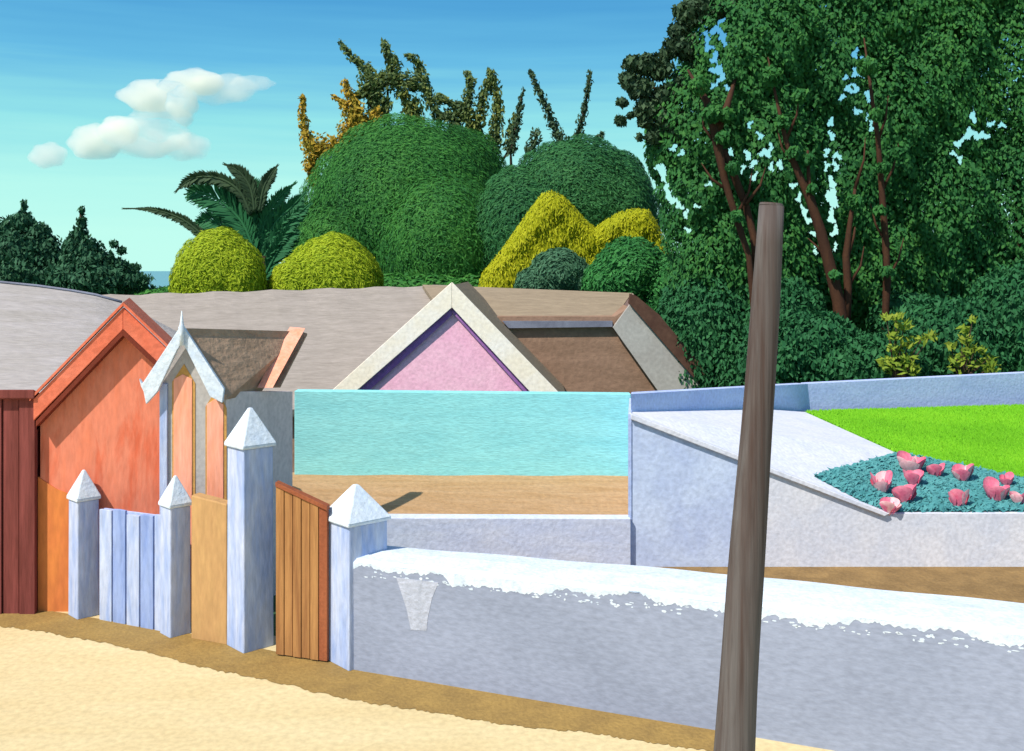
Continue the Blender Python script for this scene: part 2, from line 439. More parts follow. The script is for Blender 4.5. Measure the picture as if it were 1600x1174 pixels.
M['stem'] = paint('flower_stems', (0.04, 0.14, 0.06), (0.03, 0.10, 0.05), (1, 1, 1), 6, 0.2)

# ------------------------------------------------------------------ setting: ground, sea
def sstep(a, b, x):
    t = max(0.0, min(1.0, (x - a) / (b - a))); return t * t * (3 - 2 * t)

def height(x, y):
    left = -2.6 * sstep(13.6, 18.5, y) - 1.0 * sstep(30, 60, y) - 36.0 * sstep(70, 260, y)
    right = 0.0 + 0.75 * sstep(15, 20, y) - 0.3 * sstep(25, 45, y) - 38.0 * sstep(70, 260, y)
    a = sstep(3.5, 7.5, x)
    return left * (1 - a) + right * a

def axis(vals):
    out = []
    for a, b, n in vals:
        out += list(np.linspace(a, b, n, endpoint=False))
    return out + [vals[-1][1]]
xs = axis([(-3000, -300, 6), (-300, -30, 14), (-30, 30, 61), (30, 300, 14), (300, 3000, 6)])
ys = axis([(-60, 8, 10), (8, 30, 45), (30, 90, 24), (90, 300, 12), (300, 4000, 4)])
mb = MB()
for y in ys:
    for x in xs: mb.v.append(Vector((x, y, height(x, y))))
nx = len(xs)
for j in range(len(ys) - 1):
    for i in range(nx - 1):
        if ys[j + 1] <= 0 or True:
            mb.f.append([j * nx + i, j * nx + i + 1, (j + 1) * nx + i + 1, (j + 1) * nx + i])
o = part('ground', mb, M['terrain'], smooth=True); struct(o)
mb = MB().poly([(-5000, 120, -16), (5000, 120, -16), (5000, 8000, -16), (-5000, 8000, -16)])
struct(part('sea', mb, M['sea']))

# front line of the street: base of walls and huts (points on the level street)
base_px = [(-260, 918), (0, 955), (100, 970), (300, 1003), (430, 1030), (545, 1047), (1100, 1140)]
base_line = [G(*p) for p in base_px]
d = (base_line[-1] - base_line[-2]).normalized()
base_line.append(base_line[-1] + d * 6.0)
# sandy street
mb = MB()
n = len(base_line)
for p in base_line: mb.v.append(Vector((p.x, p.y + 0.5, 0.004)))
for p in base_line: mb.v.append(Vector((p.x * 1.0, -30, 0.004)))
mb.v[0].x -= 40; mb.v[n].x -= 40; mb.v[n - 1].x += 40; mb.v[n - 1].y -= 16; mb.v[2 * n - 1].x += 40
for i in range(n - 1): mb.f.append([i, i + 1, n + i + 1, n + i])
struct(part('street', mb, M['sand']))
# wall's shadow band, painted as a darker strip on the sand
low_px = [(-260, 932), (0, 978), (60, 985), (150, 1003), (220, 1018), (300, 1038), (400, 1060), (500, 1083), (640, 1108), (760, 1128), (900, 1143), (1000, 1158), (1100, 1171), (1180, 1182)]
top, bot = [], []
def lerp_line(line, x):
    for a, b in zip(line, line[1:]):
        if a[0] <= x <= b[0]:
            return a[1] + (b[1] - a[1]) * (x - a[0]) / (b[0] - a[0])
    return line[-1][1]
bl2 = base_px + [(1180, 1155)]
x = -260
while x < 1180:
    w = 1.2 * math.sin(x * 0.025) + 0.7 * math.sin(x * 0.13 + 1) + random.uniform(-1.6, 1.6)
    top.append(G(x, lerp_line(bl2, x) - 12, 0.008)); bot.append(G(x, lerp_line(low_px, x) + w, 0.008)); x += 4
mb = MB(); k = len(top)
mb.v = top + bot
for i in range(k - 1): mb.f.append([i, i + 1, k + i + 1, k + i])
struct(part('shadow_band', mb, M['shadow_band']))
# yard behind the street wall
mb = MB().poly([(-1.0, 9.35, 0.006), (0.2, 9.0, 0.006), (14, 3.6, 0.006), (16, 12.2, 0.006), (-1.0, 12.2, 0.006)])
struct(part('yard_ground', mb, M['soil']))

# ------------------------------------------------------------------ street wall, white coping over grey-blue plaster
A0 = G(540, 1046); A1 = base_line[-1]
wd = (A1 - A0); wl = wd.length; wd.normalize(); wn_ = Vector((-wd.y, wd.x, 0))  # points away from the street
def wall_z(s): return 0.968 + 0.012 * s
def wall_t(s): return 0.50 + min(0.17, 0.06 * s)
t = thing('street_wall', 'long low grey-blue plaster wall with a thick ragged white coping beside the sandy street', 'wall', A0 + wd * 3)
mb = MB()
N = 60
rows = []
for i in range(N + 1):
    s = wl * i / N; p = A0 + wd * s; z = wall_z(s) - 0.03
    rows.append((p, p + Vector((0, 0, z)), p + wn_ * wall_t(s) + Vector((0, 0, z)), p + wn_ * wall_t(s)))
for r_ in rows: mb.v += [Vector(q) for q in r_]
for i in range(N):
    for j in range(3):
        mb.f.append([i * 4 + j, (i + 1) * 4 + j, (i + 1) * 4 + j + 1, i * 4 + j + 1])
mb.f.append([0, 1, 2, 3]); mb.f.append([N * 4 + j for j in (3, 2, 1, 0)])
part('wall_body', mb, M['greywall'], t)
# coping: thick limewash over the top, dripping down the face
mb = MB(); NC = 620
ph = [random.uniform(0, 6) for _ in range(6)]
jit = 0.0
for i in range(NC + 1):
    s = wl * i / NC; p = A0 + wd * s
    z = wall_z(s) + 0.004 * math.sin(s * 5 + ph[0])
    jit = 0.6 * jit + 0.4 * random.uniform(-1, 1)
    drip = 0.085 + 0.030 * math.sin(s * 3.1 + ph[2]) + 0.018 * math.sin(s * 11 + ph[3]) + 0.035 * jit
    if abs(s - 0.42) < 0.14: drip += 0.02
    for cc, ww, dd in ((1.02, 0.05, 0.07), (1.50, 0.04, 0.05), (3.9, 0.09, 0.03)):
        drip += dd * math.exp(-((s - cc) / ww) ** 2)
    drip = max(0.03, drip)
    T = wall_t(s)
    f_ = -0.0015
    for off, zz in ((f_, z - drip), (f_ - 0.001, z - drip * 0.5), (f_, z - 0.03), (0.035, z + 0.0), (T * 0.5, z + 0.018), (T - 0.02, z), (T + 0.012, z - 0.03), (T + 0.012, z - 0.1), (T * 0.5, z - 0.05)):
        mb.v.append(p + wn_ * off + Vector((0, 0, zz)))
for i in range(NC):
    for j in range(9):
        j2 = (j + 1) % 9
        mb.f.append([i * 9 + j, (i + 1) * 9 + j, (i + 1) * 9 + j2, i * 9 + j2])
for q_ in range(260):
    s = random.uniform(0.2, wl - .3); p = A0 + wd * s
    z = wall_z(s) - random.uniform(0.09, 0.15); a_ = random.uniform(.006, .03); h_ = random.uniform(.004, .012)
    i = len(mb.v)
    for k_ in range(6):
        an = k_ * math.pi / 3
        mb.v.append(p + wd * (a_ * math.cos(an) * random.uniform(.6, 1.2)) + wn_ * -0.0015 + Vector((0, 0, z + h_ * math.sin(an) * random.uniform(.6, 1.3))))
    mb.f.append(list(range(i, i + 6)))
mb.f.append(list(range(9))); mb.f.append([NC * 9 + j for j in range(8, -1, -1)])
part('coping', mb, M['white'], t)
# paler patches of plaster near the pillar
def on_wall(s, z, off=-0.0025): return A0 + wd * s + wn_ * off + Vector((0, 0, z))
for pts in ([(0.50, 0.86), (0.90, 0.86), (0.84, 0.72), (0.80, 0.55), (0.79, 0.44), (0.64, 0.43), (0.60, 0.60)],):
    mb = MB().ext([on_wall(a, b) for a, b in pts], wn_ * 0.02)
    part('plaster_patch', mb, M['greypatch'], t)

# ------------------------------------------------------------------ pillars with pyramid caps
def pillar(name, label, px, pybase, pyapex, pycap, wpx, capover, theta, group='white pillars with pyramid caps', mat='whiteblue'):
    b = G(px, pybase)
    sc_ = b.y / F
    w = wpx * sc_ / (math.cos(theta) + math.sin(theta))
    b.y += w * 0.55; b.x += w * 0.55 * (px - 800) / F
    sc_ = b.y / F
    zc = EYE + (HOR - pycap) * sc_; za = EYE + (HOR - pyapex) * sc_
    t = thing(name, label, 'pillar', (b.x, b.y, 0), group)
    mb = MB().box((b.x, b.y, 0), (w, w, zc), theta, 0.97)
    part('shaft', mb, M[mat], t, bevel=0.012)
    mb = MB(); cw = w * capover
    mb.box((b.x, b.y, zc + 0.001), (cw, cw, 0.035), theta)
    i = len(mb.v); cs, sn = math.cos(theta), math.sin(theta)
    h = cw / 2
    for k, (x, y) in enumerate(((-h, -h), (h, -h), (h, h), (-h, h))):
        mb.v.append(Vector((b.x + x * cs - y * sn, b.y + x * sn + y * cs, zc + 0.034)))
    q = h * 0.10
    for k, (x, y) in enumerate(((-q, -q), (q, -q), (q, q), (-q, q))):
        mb.v.append(Vector((b.x + x * cs - y * sn, b.y + x * sn + y * cs, za)))
    mb.f += [[i, i + 1, i + 5, i + 4], [i + 1, i + 2, i + 6, i + 5], [i + 2, i + 3, i + 7, i + 6], [i + 3, i, i + 4, i + 7], [i + 4, i + 5, i + 6, i + 7]]
    part('cap', mb, M['white'], t, bevel=0.012)
    return t
TH = R(44)
pillar('capped_pillar', 'short white pillar with a pyramid cap at the left end of the grey-blue street wall', 556, 1046, 757, 812, 105, 1.10, R(42))
pillar('capped_pillar', 'tallest slender white pillar with a pyramid cap beside the wooden gate', 391, 1020, 637, 697, 76, 1.12, TH)
pillar('capped_pillar', 'small white pillar with a pyramid cap at the left end of the white picket fence', 131, 968, 734, 780, 50, 1.12, R(46))
pillar('capped_pillar', 'small white pillar with a pyramid cap between white picket fence and apricot panel', 274, 997, 743, 790, 50, 1.12, R(45))

# picket fence between the two small pillars
F0 = G(150, 973) + Vector((0, 0.07, 0)); F1 = G(259, 994) + Vector((0, 0.07, 0))
fd = (F1 - F0); fl = fd.length; fd.normalize(); fn = Vector((-fd.y, fd.x, 0))
t = thing('picket_fence', 'white boarded picket fence with blue slats for its shaded gaps between two small capped pillars', 'fence', (F0 + F1) / 2)
NP = 5
part('added_shade_backing', MB().ext([F0 + fn * 0.064 + Vector((0, 0, 0.02)), F1 + fn * 0.064 + Vector((0, 0, 0.02)), F1 + fn * 0.064 + Vector((0, 0, 1.10)), F0 + fn * 0.064 + Vector((0, 0, 1.10))], fn * 0.02), M['periwinkle'], t)  # added board; its blue stands for shade between the slats
for k in range(NP):
    a = F0 + fd * (fl * (k + 0.03) / NP); b = F0 + fd * (fl * (k + 0.93) / NP)
    dz = 1.135 + 0.02 * math.sin(k * 2.1)
    m_ = (a + b) / 2
    pts = [a, b, b + Vector((0, 0, dz - 0.03)), m_ + Vector((0, 0, dz - 0.026)), a + Vector((0, 0, dz - 0.03))]
    mb = MB().ext(pts, fn * 0.03)
    part('picket', mb, M['whiteblue'] if k % 2 == 0 else M['gapblue'], t, bevel=0.005)  # every second slat is blue and stands for a shaded gap
for zz in (0.22, 0.86):
    mb = MB().ext([F0 + fn * 0.032 + Vector((0, 0, zz)), F1 + fn * 0.032 + Vector((0, 0, zz)), F1 + fn * 0.032 + Vector((0, 0, zz + 0.09)), F0 + fn * 0.032 + Vector((0, 0, zz + 0.09))], fn * 0.03)
    part('rail', mb, M['lavender'], t)

# apricot plaster panel
a, b = G(296, 1002), G(352, 1012)
a.y += 0.05; b.y += 0.05
t = part('plaster_panel', MB().ext([a, b, b + Vector((0, 0, 1.31)), a + Vector((0, 0, 1.36))], (0.03, 0.14, 0)), M['apricot'], bevel=0.012)
t['label'] = 'narrow apricot yellow plaster panel between two white pillars'; t['category'] = 'wall'

# wooden gate
a, b = G(428, 1030), G(508, 1045)
a.y += 0.06; b.y += 0.10
t = thing('wooden_gate', 'weathered brown vertical plank gate between the tall pillar and the short pillar', 'gate', (a + b) / 2)
dv = b - a; NB = 6
hz0 = EYE + (HOR - 757) * a.y / F; hz1 = EYE + (HOR - 795) * b.y / F
for k in range(NB):
    p0 = a + dv * (k / NB + 0.006); p1 = a + dv * ((k + 1) / NB - 0.006)
    z0 = hz0 + (hz1 - hz0) * k / NB; z1 = hz0 + (hz1 - hz0) * (k + 1) / NB
    o_ = 0.008 * (k % 2)
    mb = MB().ext([p0 + Vector((0, o_, 0.02)), p1 + Vector((0, o_, 0.02)), p1 + Vector((0, o_, z1 - 0.02)), p0 + Vector((0, o_, z0 - 0.02))], (0.01, 0.035, 0))
    part('plank', mb, M['gate'] if k != NB - 1 else M['gatered'], t, bevel=0.004)
mb = MB().ext([a + Vector((0, -0.012, hz0 - 0.018)), b + Vector((0, -0.012, hz1 - 0.018)), b + Vector((0, -0.012, hz1 + 0.022)), a + Vector((0, -0.012, hz0 + 0.022))], (0.01, 0.09, 0))
part('top_rail', mb, M['gatered'], t, bevel=0.004)

# ------------------------------------------------------------------ maroon boarded hut at the left edge
Y0 = 10.35
t = thing('maroon_hut', 'dark maroon boarded hut cut off by the left edge next to the orange house', 'hut', P(0, 950, Y0) * Vector((1, 1, 0)).to_track_quat('Z', 'Y').angle if False else Vector((-5.6, Y0, 0)))
xl, xr = P(-180, 0, Y0).x, P(56, 0, Y0).x
NBm = 9
for k in range(NBm):
    x0 = xl + (xr - xl) * k / NBm; x1 = xl + (xr - xl) * (k + 1) / NBm - 0.012
    o_ = 0.018 * (k % 2)
    zt = 2.19
    mb = MB().ext([(x0, Y0 + o_, 0), (x1, Y0 + o_, 0), (x1, Y0 + o_, zt), (x0, Y0 + o_, zt)], (0, 0.05, 0))
    part('board', mb, M['maroon'], t, bevel=0.004)
mb = MB().ext([(xl, Y0 + 0.072, 0), (xr - 0.02, Y0 + 0.072, 0), (xr - 0.02, Y0 + 0.072, 1.86), (xl, Y0 + 0.072, 1.86)], (-0.5, 1.6, 0))
part('wall', mb, M['maroon'], t)
mb = MB().ext([(xl - 0.05, Y0 - 0.06, 2.193), (xr + 0.01, Y0 - 0.06, 2.193), (xr + 0.01, Y0 - 0.06, 2.285), (xl - 0.05, Y0 - 0.06, 2.285)], (-0.5, 1.7, -0.36))
part('roof', mb, M['maroon'], t, bevel=0.01)

# ------------------------------------------------------------------ orange gabled house
Y0 = 10.45
rec = Vector((-0.52, 1.5, 0))
t = thing('orange_house', 'bright orange gabled house with broad orange barge boards behind the picket fence', 'house', (-4.2, Y0, 0))
ap = P(192, 508, Y0); le = P(63, 640, Y0); ri = P(322, 632, Y0)
w0 = Vector((le.x, Y0, 0)); w1 = Vector((ri.x, Y0, 0))
part('wall', MB().ext([w0, w1, ri, ap, le], rec), M['orange'], t)
# amber base boarding, left
x0, x1 = P(60, 0, Y0).x, P(118, 0, Y0).x
zt0, zt1 = P(0, 745, Y0).z, P(0, 775, Y0).z
part('amber_panel', MB().ext([(x0, Y0 - 0.012, 0), (x1, Y0 - 0.012, 0), (x1, Y0 - 0.012, zt1), ((x0 + x1) / 2, Y0 - 0.012, zt1 + 0.07), (x0, Y0 - 0.012, zt0)], (0, 0.02, 0)), M['amber'], t)
Yb = Y0 - 0.13
def band(mb, p0, p1, wpx, Y, vec, dn=True):
    """board from p0 down to p1 (pixels), its lower edge wpx below"""
    a, b = P(*p0, Y), P(*p1, Y)
    h = wpx * Y / F
    mb.ext([a, b, b - Vector((0, 0, h)), a - Vector((0, 0, h))], vec)
mb = MB(); band(mb, (192, 481), (52, 624), 34, Yb, (0, 0.04, 0))
part('barge_board', mb, M['orangeboard'], t, bevel=0.006)
mb = MB(); band(mb, (192.3, 481), (330, 612), 34, Yb, (0, 0.04, 0))
part('barge_board', mb, M['orangeboard'], t, bevel=0.006)
mb = MB(); band(mb, (192, 515.5), (56, 658), 9, Yb - 0.006, (0, 0.11, 0)); 
part('rake_trim', mb, M['rust'], t)
mb = MB(); band(mb, (192.3, 515.5), (330, 646), 9, Yb - 0.006, (0, 0.11, 0)); 
part('rake_trim', mb, M['rust'], t)
A_, B_, D_ = P(192, 478, Yb - 0.02), P(46, 627, Yb - 0.02), P(334, 612, Yb - 0.02)
e = Vector((0, 0, 0.035)); r2 = rec + Vector((-0.02, 0.12, 0))
part('roof', MB().ext([A_, B_, B_ + e, A_ + e], r2), M['orangeboard'], t)
part('roof', MB().ext([D_, A_ + Vector((0.003, 0, 0)), A_ + e + Vector((0.003, 0, 0)), D_ + e], r2), M['orangeboard'], t)

# ------------------------------------------------------------------ grey hut with white gable, finial and coral door boards
Y0 = 10.15; Y1 = 11.3
t = thing('gabled_hut', 'small grey hut with white carved gable, finial and coral upright boards', 'hut', P(300, 420, Y0) * 1.0 - Vector((0, 0, EYE)))
def H(px, py, Y=Y0): return P(px, py, Y)
fb = lambda px, Y=Y0: Vector((P(px, 420, Y).x, Y, 0))
part('wall', MB().ext([fb(252), fb(352), H(352, 612), H(284, 530), H(252, 578)], (-0.02, 0.08, 0)), M['hutgrey'], t)
sw0, sw1 = fb(353), fb(457, Y1)
part('side_wall', MB().ext([sw0, sw1, H(457, 612, Y1), H(353, 612)], (-0.06, 0.05, 0)), M['hutside_lifted'], t)
for (xa, xb, ya, yb_) in ((271, 300, 593, 0), (323, 349, 632, 0)):
    Yc = Y0 - 0.014
    part('coral_board', MB().ext([fb(xa, Yc), fb(xb, Yc), P(xb, ya, Yc), P((xa + xb) / 2, ya - 8, Yc), P(xa, ya, Yc)], (0, 0.02, 0)), M['coral'], t, bevel=0.004)
    Yc = Y0 - 0.006
    part('ochre_surround', MB().ext([fb(xa - 2, Yc), fb(xb + 5, Yc), P(xb + 5, ya + 6, Yc), P((xa + xb) / 2 + 2, ya - 24, Yc), P(xa - 2, ya + 4, Yc)], (0, 0.008, 0)), M['ochre'], t)
part('corner_post', MB().ext([fb(249, Y0 - 0.03), fb(261, Y0 - 0.03), P(261, 600, Y0 - 0.03), P(249, 600, Y0 - 0.03)], (0, 0.05, 0)), M['whiteblue'], t, bevel=0.005)
Yg = Y0 - 0.12
def barge(side):
    s = side
    cx = 284.0
    ex = cx + s * 66; ey = 622
    # carved board: straight top, hooked foot
    pts = [(cx, 507), (ex, ey - 14), (ex - s * 3, ey + 8), (ex - s * 22, ey - 2), (cx + s * 8, 548), (cx, 536)]
    if s < 0: pts = [(cx - 0.3, 507), (cx - 62, 600), (cx - 67, 592), (cx - 64, 604), (cx - 60, 612), (cx - 56, 632), (cx - 38, 612), (cx - 8, 548), (cx - 0.3, 536)]
    return [P(a, b, Yg) for a, b in pts]
part('barge_board', MB().ext(barge(1), (0, 0.05, 0)), M['white'], t, bevel=0.006)
part('barge_board', MB().ext(barge(-1), (0, 0.05, 0)), M['white'], t, bevel=0.006)
fp = [P(284, y, Yg - 0.02) for y in (540, 520, 512, 508, 502, 486)]
part('finial', MB().tube(fp, [0.022, 0.024, 0.034, 0.022, 0.016, 0.003], 10), M['white'], t, smooth=True)
# roof slopes
k0, k1, k2, k3 = P(287, 513, Yg + 0.05), P(470, 518, Y1 + 0.3), P(408, 606, Y1 - 0.4), P(352, 617, Yg + 0.05)
rt = Vector((0, 0, -0.05))
part('roof', MB().ext([k0, k1, k2, k3], rt), M['roofbrown'], t)
q1, q2 = P(468, 521, Y1 + 0.25), P(404, 606, Y1 - 0.45)
mb = MB(); mb.ext([q1, q2, q2 + Vector((-0.16, 0, -0.01)), q1 + Vector((-0.13, 0, 0))] if False else [P(450, 516, Y1 + 0.15), P(474, 518, Y1 + 0.15), P(426, 606, Y1 - 0.6), P(402, 606, Y1 - 0.6)], (0, 0.1, 0.03))
part('coral_rake', mb, M['coral'], t)
part('rake_outer_board', MB().ext([P(474, 522, Y1 + 0.27), P(480, 524, Y1 + 0.27), P(438, 606, Y1 - 0.42), P(425, 606, Y1 - 0.42)], (0, 0, 0.02)), M['roofbrown'], t)  # narrow brown board beyond the coral one

# ------------------------------------------------------------------ low white wall holding the tan yard; turquoise wall
t = part('garden_wall', MB().ext([(-2.9, 11.5, 0), (1.385, 11.93, 0), (1.385, 11.93, 0.59), (-1.35, 11.65, 0.665), (-2.9, 11.5, 0.72)], (0, 0.2, 0)), M['lavender'], bevel=0.01)
t['label'] = 'low lavender white wall between the street wall coping and the tan yard'; t['category'] = 'wall'
mb = MB(); gx = np.linspace(0, 1, 30); gy = np.linspace(0, 1, 16)
for v_ in gy:
    for u_ in gx:
        x = -3.4 + u_ * (3.4 + 1.375 + 0.17 * v_)
        yf = 11.6 + (min(x, 1.385) + 2.9) * 0.1 + 0.02
        zf = np.interp(x, [-3.4, -1.35, 1.385], [0.73, 0.66, 0.583])
        y = yf + v_ * (13.62 - yf)
        mb.v.append(Vector((x, y, zf + (0.785 - zf) * v_ + 0.005 * math.sin(x * 5 + y * 3) * v_)))
for j in range(15):
    for i in range(29): mb.f.append([j * 30 + i, j * 30 + i + 1, (j + 1) * 30 + i + 1, (j + 1) * 30 + i])
struct(part('tan_yard_ground', mb, M['tan'], smooth=True))
Yt = 13.5
tb = P(460, 420, Yt).x; te = P(986, 420, Yt).x
t = part('turquoise_wall', MB().ext([(tb, Yt, -1.5), (te, Yt, -1.5), (te, Yt, P(0, 616, Yt).z), (tb, Yt, P(0, 611, Yt).z)], (0, 0.2, 0)), M['turquoise'], bevel=0.01)
t['label'] = 'long bright turquoise wall in front of the pink gable'; t['category'] = 'wall'

# ------------------------------------------------------------------ white raised terrace on the right: ramp, bed, lawn
T = {}
T['A'] = P(985, 650, 12.0); T['B'] = P(1380, 803, 12.0); T['Cc'] = P(1900, 803, 12.0)
T['F'] = P(1272, 745, 12.35); T['E'] = P(1405, 710, 14.0); T['G'] = P(1610, 752, 13.2); T['G2'] = P(1930, 790, 12.5)
T['D'] = P(1258, 644, 17.0); T['K'] = P(1900, 626, 19.5); T['A2'] = P(990, 642, 12.6); T['Am'] = P(1200, 640, 16.0)
M1 = P(1192, 729, 12.0)
t = thing('raised_terrace', 'pale plaster retaining wall with a sloping white top around the lawn', 'retaining wall', (4, 12.1, 0))
zb = Vector((1, 1, 0))
A_, B_, C_ = T['A'], T['B'], T['Cc']
bp_ = Vector((P(1180, 0, 12.0).x, 12.0, 0))
mid = A_ + (B_ - A_) * ((1180 - 985) / (1380 - 985))
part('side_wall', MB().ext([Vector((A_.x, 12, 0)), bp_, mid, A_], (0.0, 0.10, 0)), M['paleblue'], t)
part('front_wall', MB().ext([bp_ + Vector((0.002, 0, 0)), Vector((C_.x, 12, 0)), C_, B_, mid + Vector((0.002, 0, 0))], (0, 0.10, 0)), M['rampwhite'], t)
# corner arris at the left end and thin shadow-line cap along the sloping edge
part('corner_edge', MB().ext([Vector((A_.x - 0.028, 11.985, 0)), Vector((A_.x + 0.010, 11.985, 0)), A_ + Vector((0.010, -0.015, 0.02)), A_ + Vector((-0.028, -0.015, 0.02))], (0.185, 1.5, 0)), M['periwinkle'], t)
up = Vector((0, -0.035, 0.0))
slope_pts = [A_ + up, M1 + up, B_ + up]
mb = MB()
mb.ext([A_ + Vector((0.0, -0.05, 0.03)), B_ + Vector((0.06, -0.05, 0.012)), B_ + Vector((0.0, -0.05, -0.02)), A_ + Vector((0.0, -0.05, -0.035))], (0, 0.16, 0))
part('sloping_coping', mb, M['rampwhite'], t, bevel=0.008)
mb = MB()
A3 = A_ + Vector((0, 0.08, 0.02)); B3 = B_ + Vector((0, 0.08, 0.006))
mb.poly([A3, B3, T['F']]); mb.poly([A3, T['F'], T['E'], T['D']]); mb.poly([A3, T['D'], T['Am'], T['A2']])
struct(part('ramp_paving', mb, M['rampwhite'], t))
o = bpy.data.objects[-1] if False else None

bedp = [B3, Vector((C_.x, 12.09, C_.z)), T['G2'], T['G'], T['E'], T['F']]
e4 = Vector((0, 0, -0.004))
mb = MB(); mb.poly([p + e4 for p in bedp[:4]]); mb.poly([bedp[i] + e4 for i in (0, 3, 4, 5)])
struct(part('flower_bed_ground', mb, M['bed']))
lawnp = [T['E'], T['G'], T['G2'], Vector((16, 13, .75)), Vector((17, 19.5, T['K'].z)), T['K'], T['D']]
mb = MB(); mb.poly([T['E'], T['G'], T['K'], T['D']]); mb.poly([T['G'], T['G2'], Vector((16, 13, .75)), T['K']])
struct(part('lawn', mb, M['grass']))
# grass blades over the lawn
def tri_sample(a, b, c, n):
    u = rng.random((n, 2)); k = u.sum(1) > 1; u[k] = 1 - u[k]
    a, b, c = (np.array(q) for q in (a, b, c))
    return a + u[:, :1] * (b - a) + u[:, 1:] * (c - a)
pts = np.concatenate([tri_sample(T['E'], T['G'], T['K'], 26000), tri_sample(T['E'], T['K'], T['D'], 26000)])
nn = norm(np.stack([rng.normal(size=len(pts)) * .5, -np.ones(len(pts)), np.full(len(pts), 0.8)], 1))
v, f = leaf_quads(pts + np.array([0, 0, 0.02]), nn, np.full(len(pts), 0.07), np.full(len(pts), 0.02), np.tile([0, 0, 1.0], (len(pts), 1)))
o = npart('grass', v, f, L_grass, None); o['kind'] = 'stuff'
# teal ground cover in the bed
pts = np.concatenate([tri_sample(bedp[0], bedp[3], bedp[4], 3500), tri_sample(bedp[0], bedp[4], bedp[5], 1800), tri_sample(bedp[0], bedp[1], bedp[3], 3500)])
pts[:, 2] += rng.uniform(0.0, 0.035, len(pts))
nn = norm(np.stack([rng.normal(size=len(pts)) * .6, -0.6 + rng.normal(size=len(pts)) * .4, np.full(len(pts), 0.9)], 1))
v, f = leaf_quads(pts, nn, np.full(len(pts), 0.11), np.full(len(pts), 0.05), np.tile([0.8, 0, 0.2], (len(pts), 1)))
o = npart('ground_cover_leaves', v, f, L_bed, None); o['kind'] = 'stuff'

# periwinkle back wall
q = [P(986, 640, 12.35), P(1205, 643, 16.3), P(1262, 646, 17.25), P(1900, 628, 20.0)]
tp = [P(986, 616, 12.35), P(1205, 603, 16.3), P(1262, 600, 17.25), P(1900, 568, 20.0)]
mb = MB()
i = 0
for k in range(3):
    a, b = q[k], q[k + 1]
    n_ = Vector((-(b - a).y, (b - a).x, 0)).normalized() * 0.2
    mb.ext([Vector((a.x, a.y, a.z - 0.9)), Vector((b.x, b.y, b.z - 0.9)), tp[k + 1], tp[k]], Vector((0.03, 0.2, 0)) if k < 1 else n_ * (1 + 0.01 * k))
t = part('blue_wall', mb, M['periwinkle'])
t['label'] = 'long low periwinkle blue wall behind the bright green lawn'; t['category'] = 'wall'

# ------------------------------------------------------------------ flowers
def flower(px, py, wpx, hpx, seed, pale, label, Y):
    rd = random.Random(seed)
    eye = Vector((0, 0, EYE)); dr = P(px, py + hpx * 0.25, 1.0) - eye
    hit = None
    for (i, j, k) in ((0, 3, 4), (0, 4, 5), (0, 1, 2), (0, 2, 3)):
        hit = intersect_ray_tri(bedp[i], bedp[j], bedp[k], dr, eye, True)
        if hit: break
    Yh = (hit.y if hit else 12.1) - 0.10
    c = P(px, py, Yh); w = wpx * Yh / F / 2 * 1.12; h = hpx * Yh / F * 1.3
    zg = (hit.z if hit else 0.66)
    t = thing('pink_flower', label, 'flower', (c.x, c.y, zg), 'pink flowers in the teal bed')
    part('stem', MB().tube([(c.x, c.y + 0.02, zg - 0.02), (c.x, c.y + 0.01, (zg + c.z) / 2), (c.x, c.y, c.z - h * 0.3)], 0.008, 6), M['stem'], t)
    for k in range(9):
        ring = 0 if k < 3 else 1
        ang = (k * 2.399 + rd.uniform(-.3, .3))
        rr = w * (0.45 if ring == 0 else 1.0)
        L_ = h * (0.75 if ring == 0 else 1.0) * rd.uniform(0.75, 1.1)
        mb = MB(); nu, nv = 7, 6
        for i in range(nv):
            s = i / (nv - 1)
            out = rr * (0.15 + 0.75 * math.sin(s * 1.7)) * (1 if ring else 0.8)
            z = -h * 0.45 + L_ * s ** 0.8 * (1.0 if ring == 0 else 0.95)
            if ring and s > 0.75: z -= h * 0.10 * (s - .75) * 4
            half = 0.95 * math.sin(min(1, s * 1.05) * math.pi * 0.62 + 0.12) * (0.9 if ring else 0.7)
            for j in range(nu):
                q_ = (j / (nu - 1) - 0.5) * 2
                a_ = ang + q_ * half
                zz = z - (abs(q_) ** 2) * h * 0.12 * s
                mb.v.append(Vector((c.x + out * math.cos(a_), c.y + out * 0.8 * math.sin(a_), c.z + zz)))
        for i in range(nv - 1):
            for j in range(nu - 1):
                mb.f.append([i * nu + j, i * nu + j + 1, (i + 1) * nu + j + 1, (i + 1) * nu + j])
        part('petal', mb, M['petalpale'] if (ring == 0 and pale) or rd.random() < 0.2 else M['petal'], t, smooth=True)
fl = [
    (1377, 757, 34, 34, 1, 1, 'pale-tipped pink flower nearest the left point of the teal bed'),
    (1424, 728, 44, 34, 2, 1, 'large white-edged pink flower where white ramp, bright lawn and teal bed meet'),
    (1427, 750, 32, 26, 3, 1, 'small pink flower directly beneath the large white-edged one by the ramp'),
    (1413, 774, 38, 34, 4, 0, 'deep pink open flower, upper one of the pair at the lower left of the bed'),
    (1391, 793, 34, 22, 5, 0, 'lowest pink flower, drooping over the front edge of the bed'),
    (1462, 737, 28, 24, 6, 0, 'single small pink flower against the lawn edge between two larger ones'),
    (1504, 742, 34, 30, 7, 1, 'pink flower with pale lip at the lawn edge, above another flower'),
    (1498, 782, 32, 34, 8, 1, 'upright pink flower alone near the front middle of the teal bed'),
    (1557, 771, 40, 38, 9, 0, 'biggest rose pink flower at the right part of the bed'),
    (1573, 752, 22, 22, 10, 0, 'tiny rosy bud just above the biggest flower'),
    (1592, 781, 28, 24, 11, 0, 'pink flower cut off by the right edge of the picture'),
]
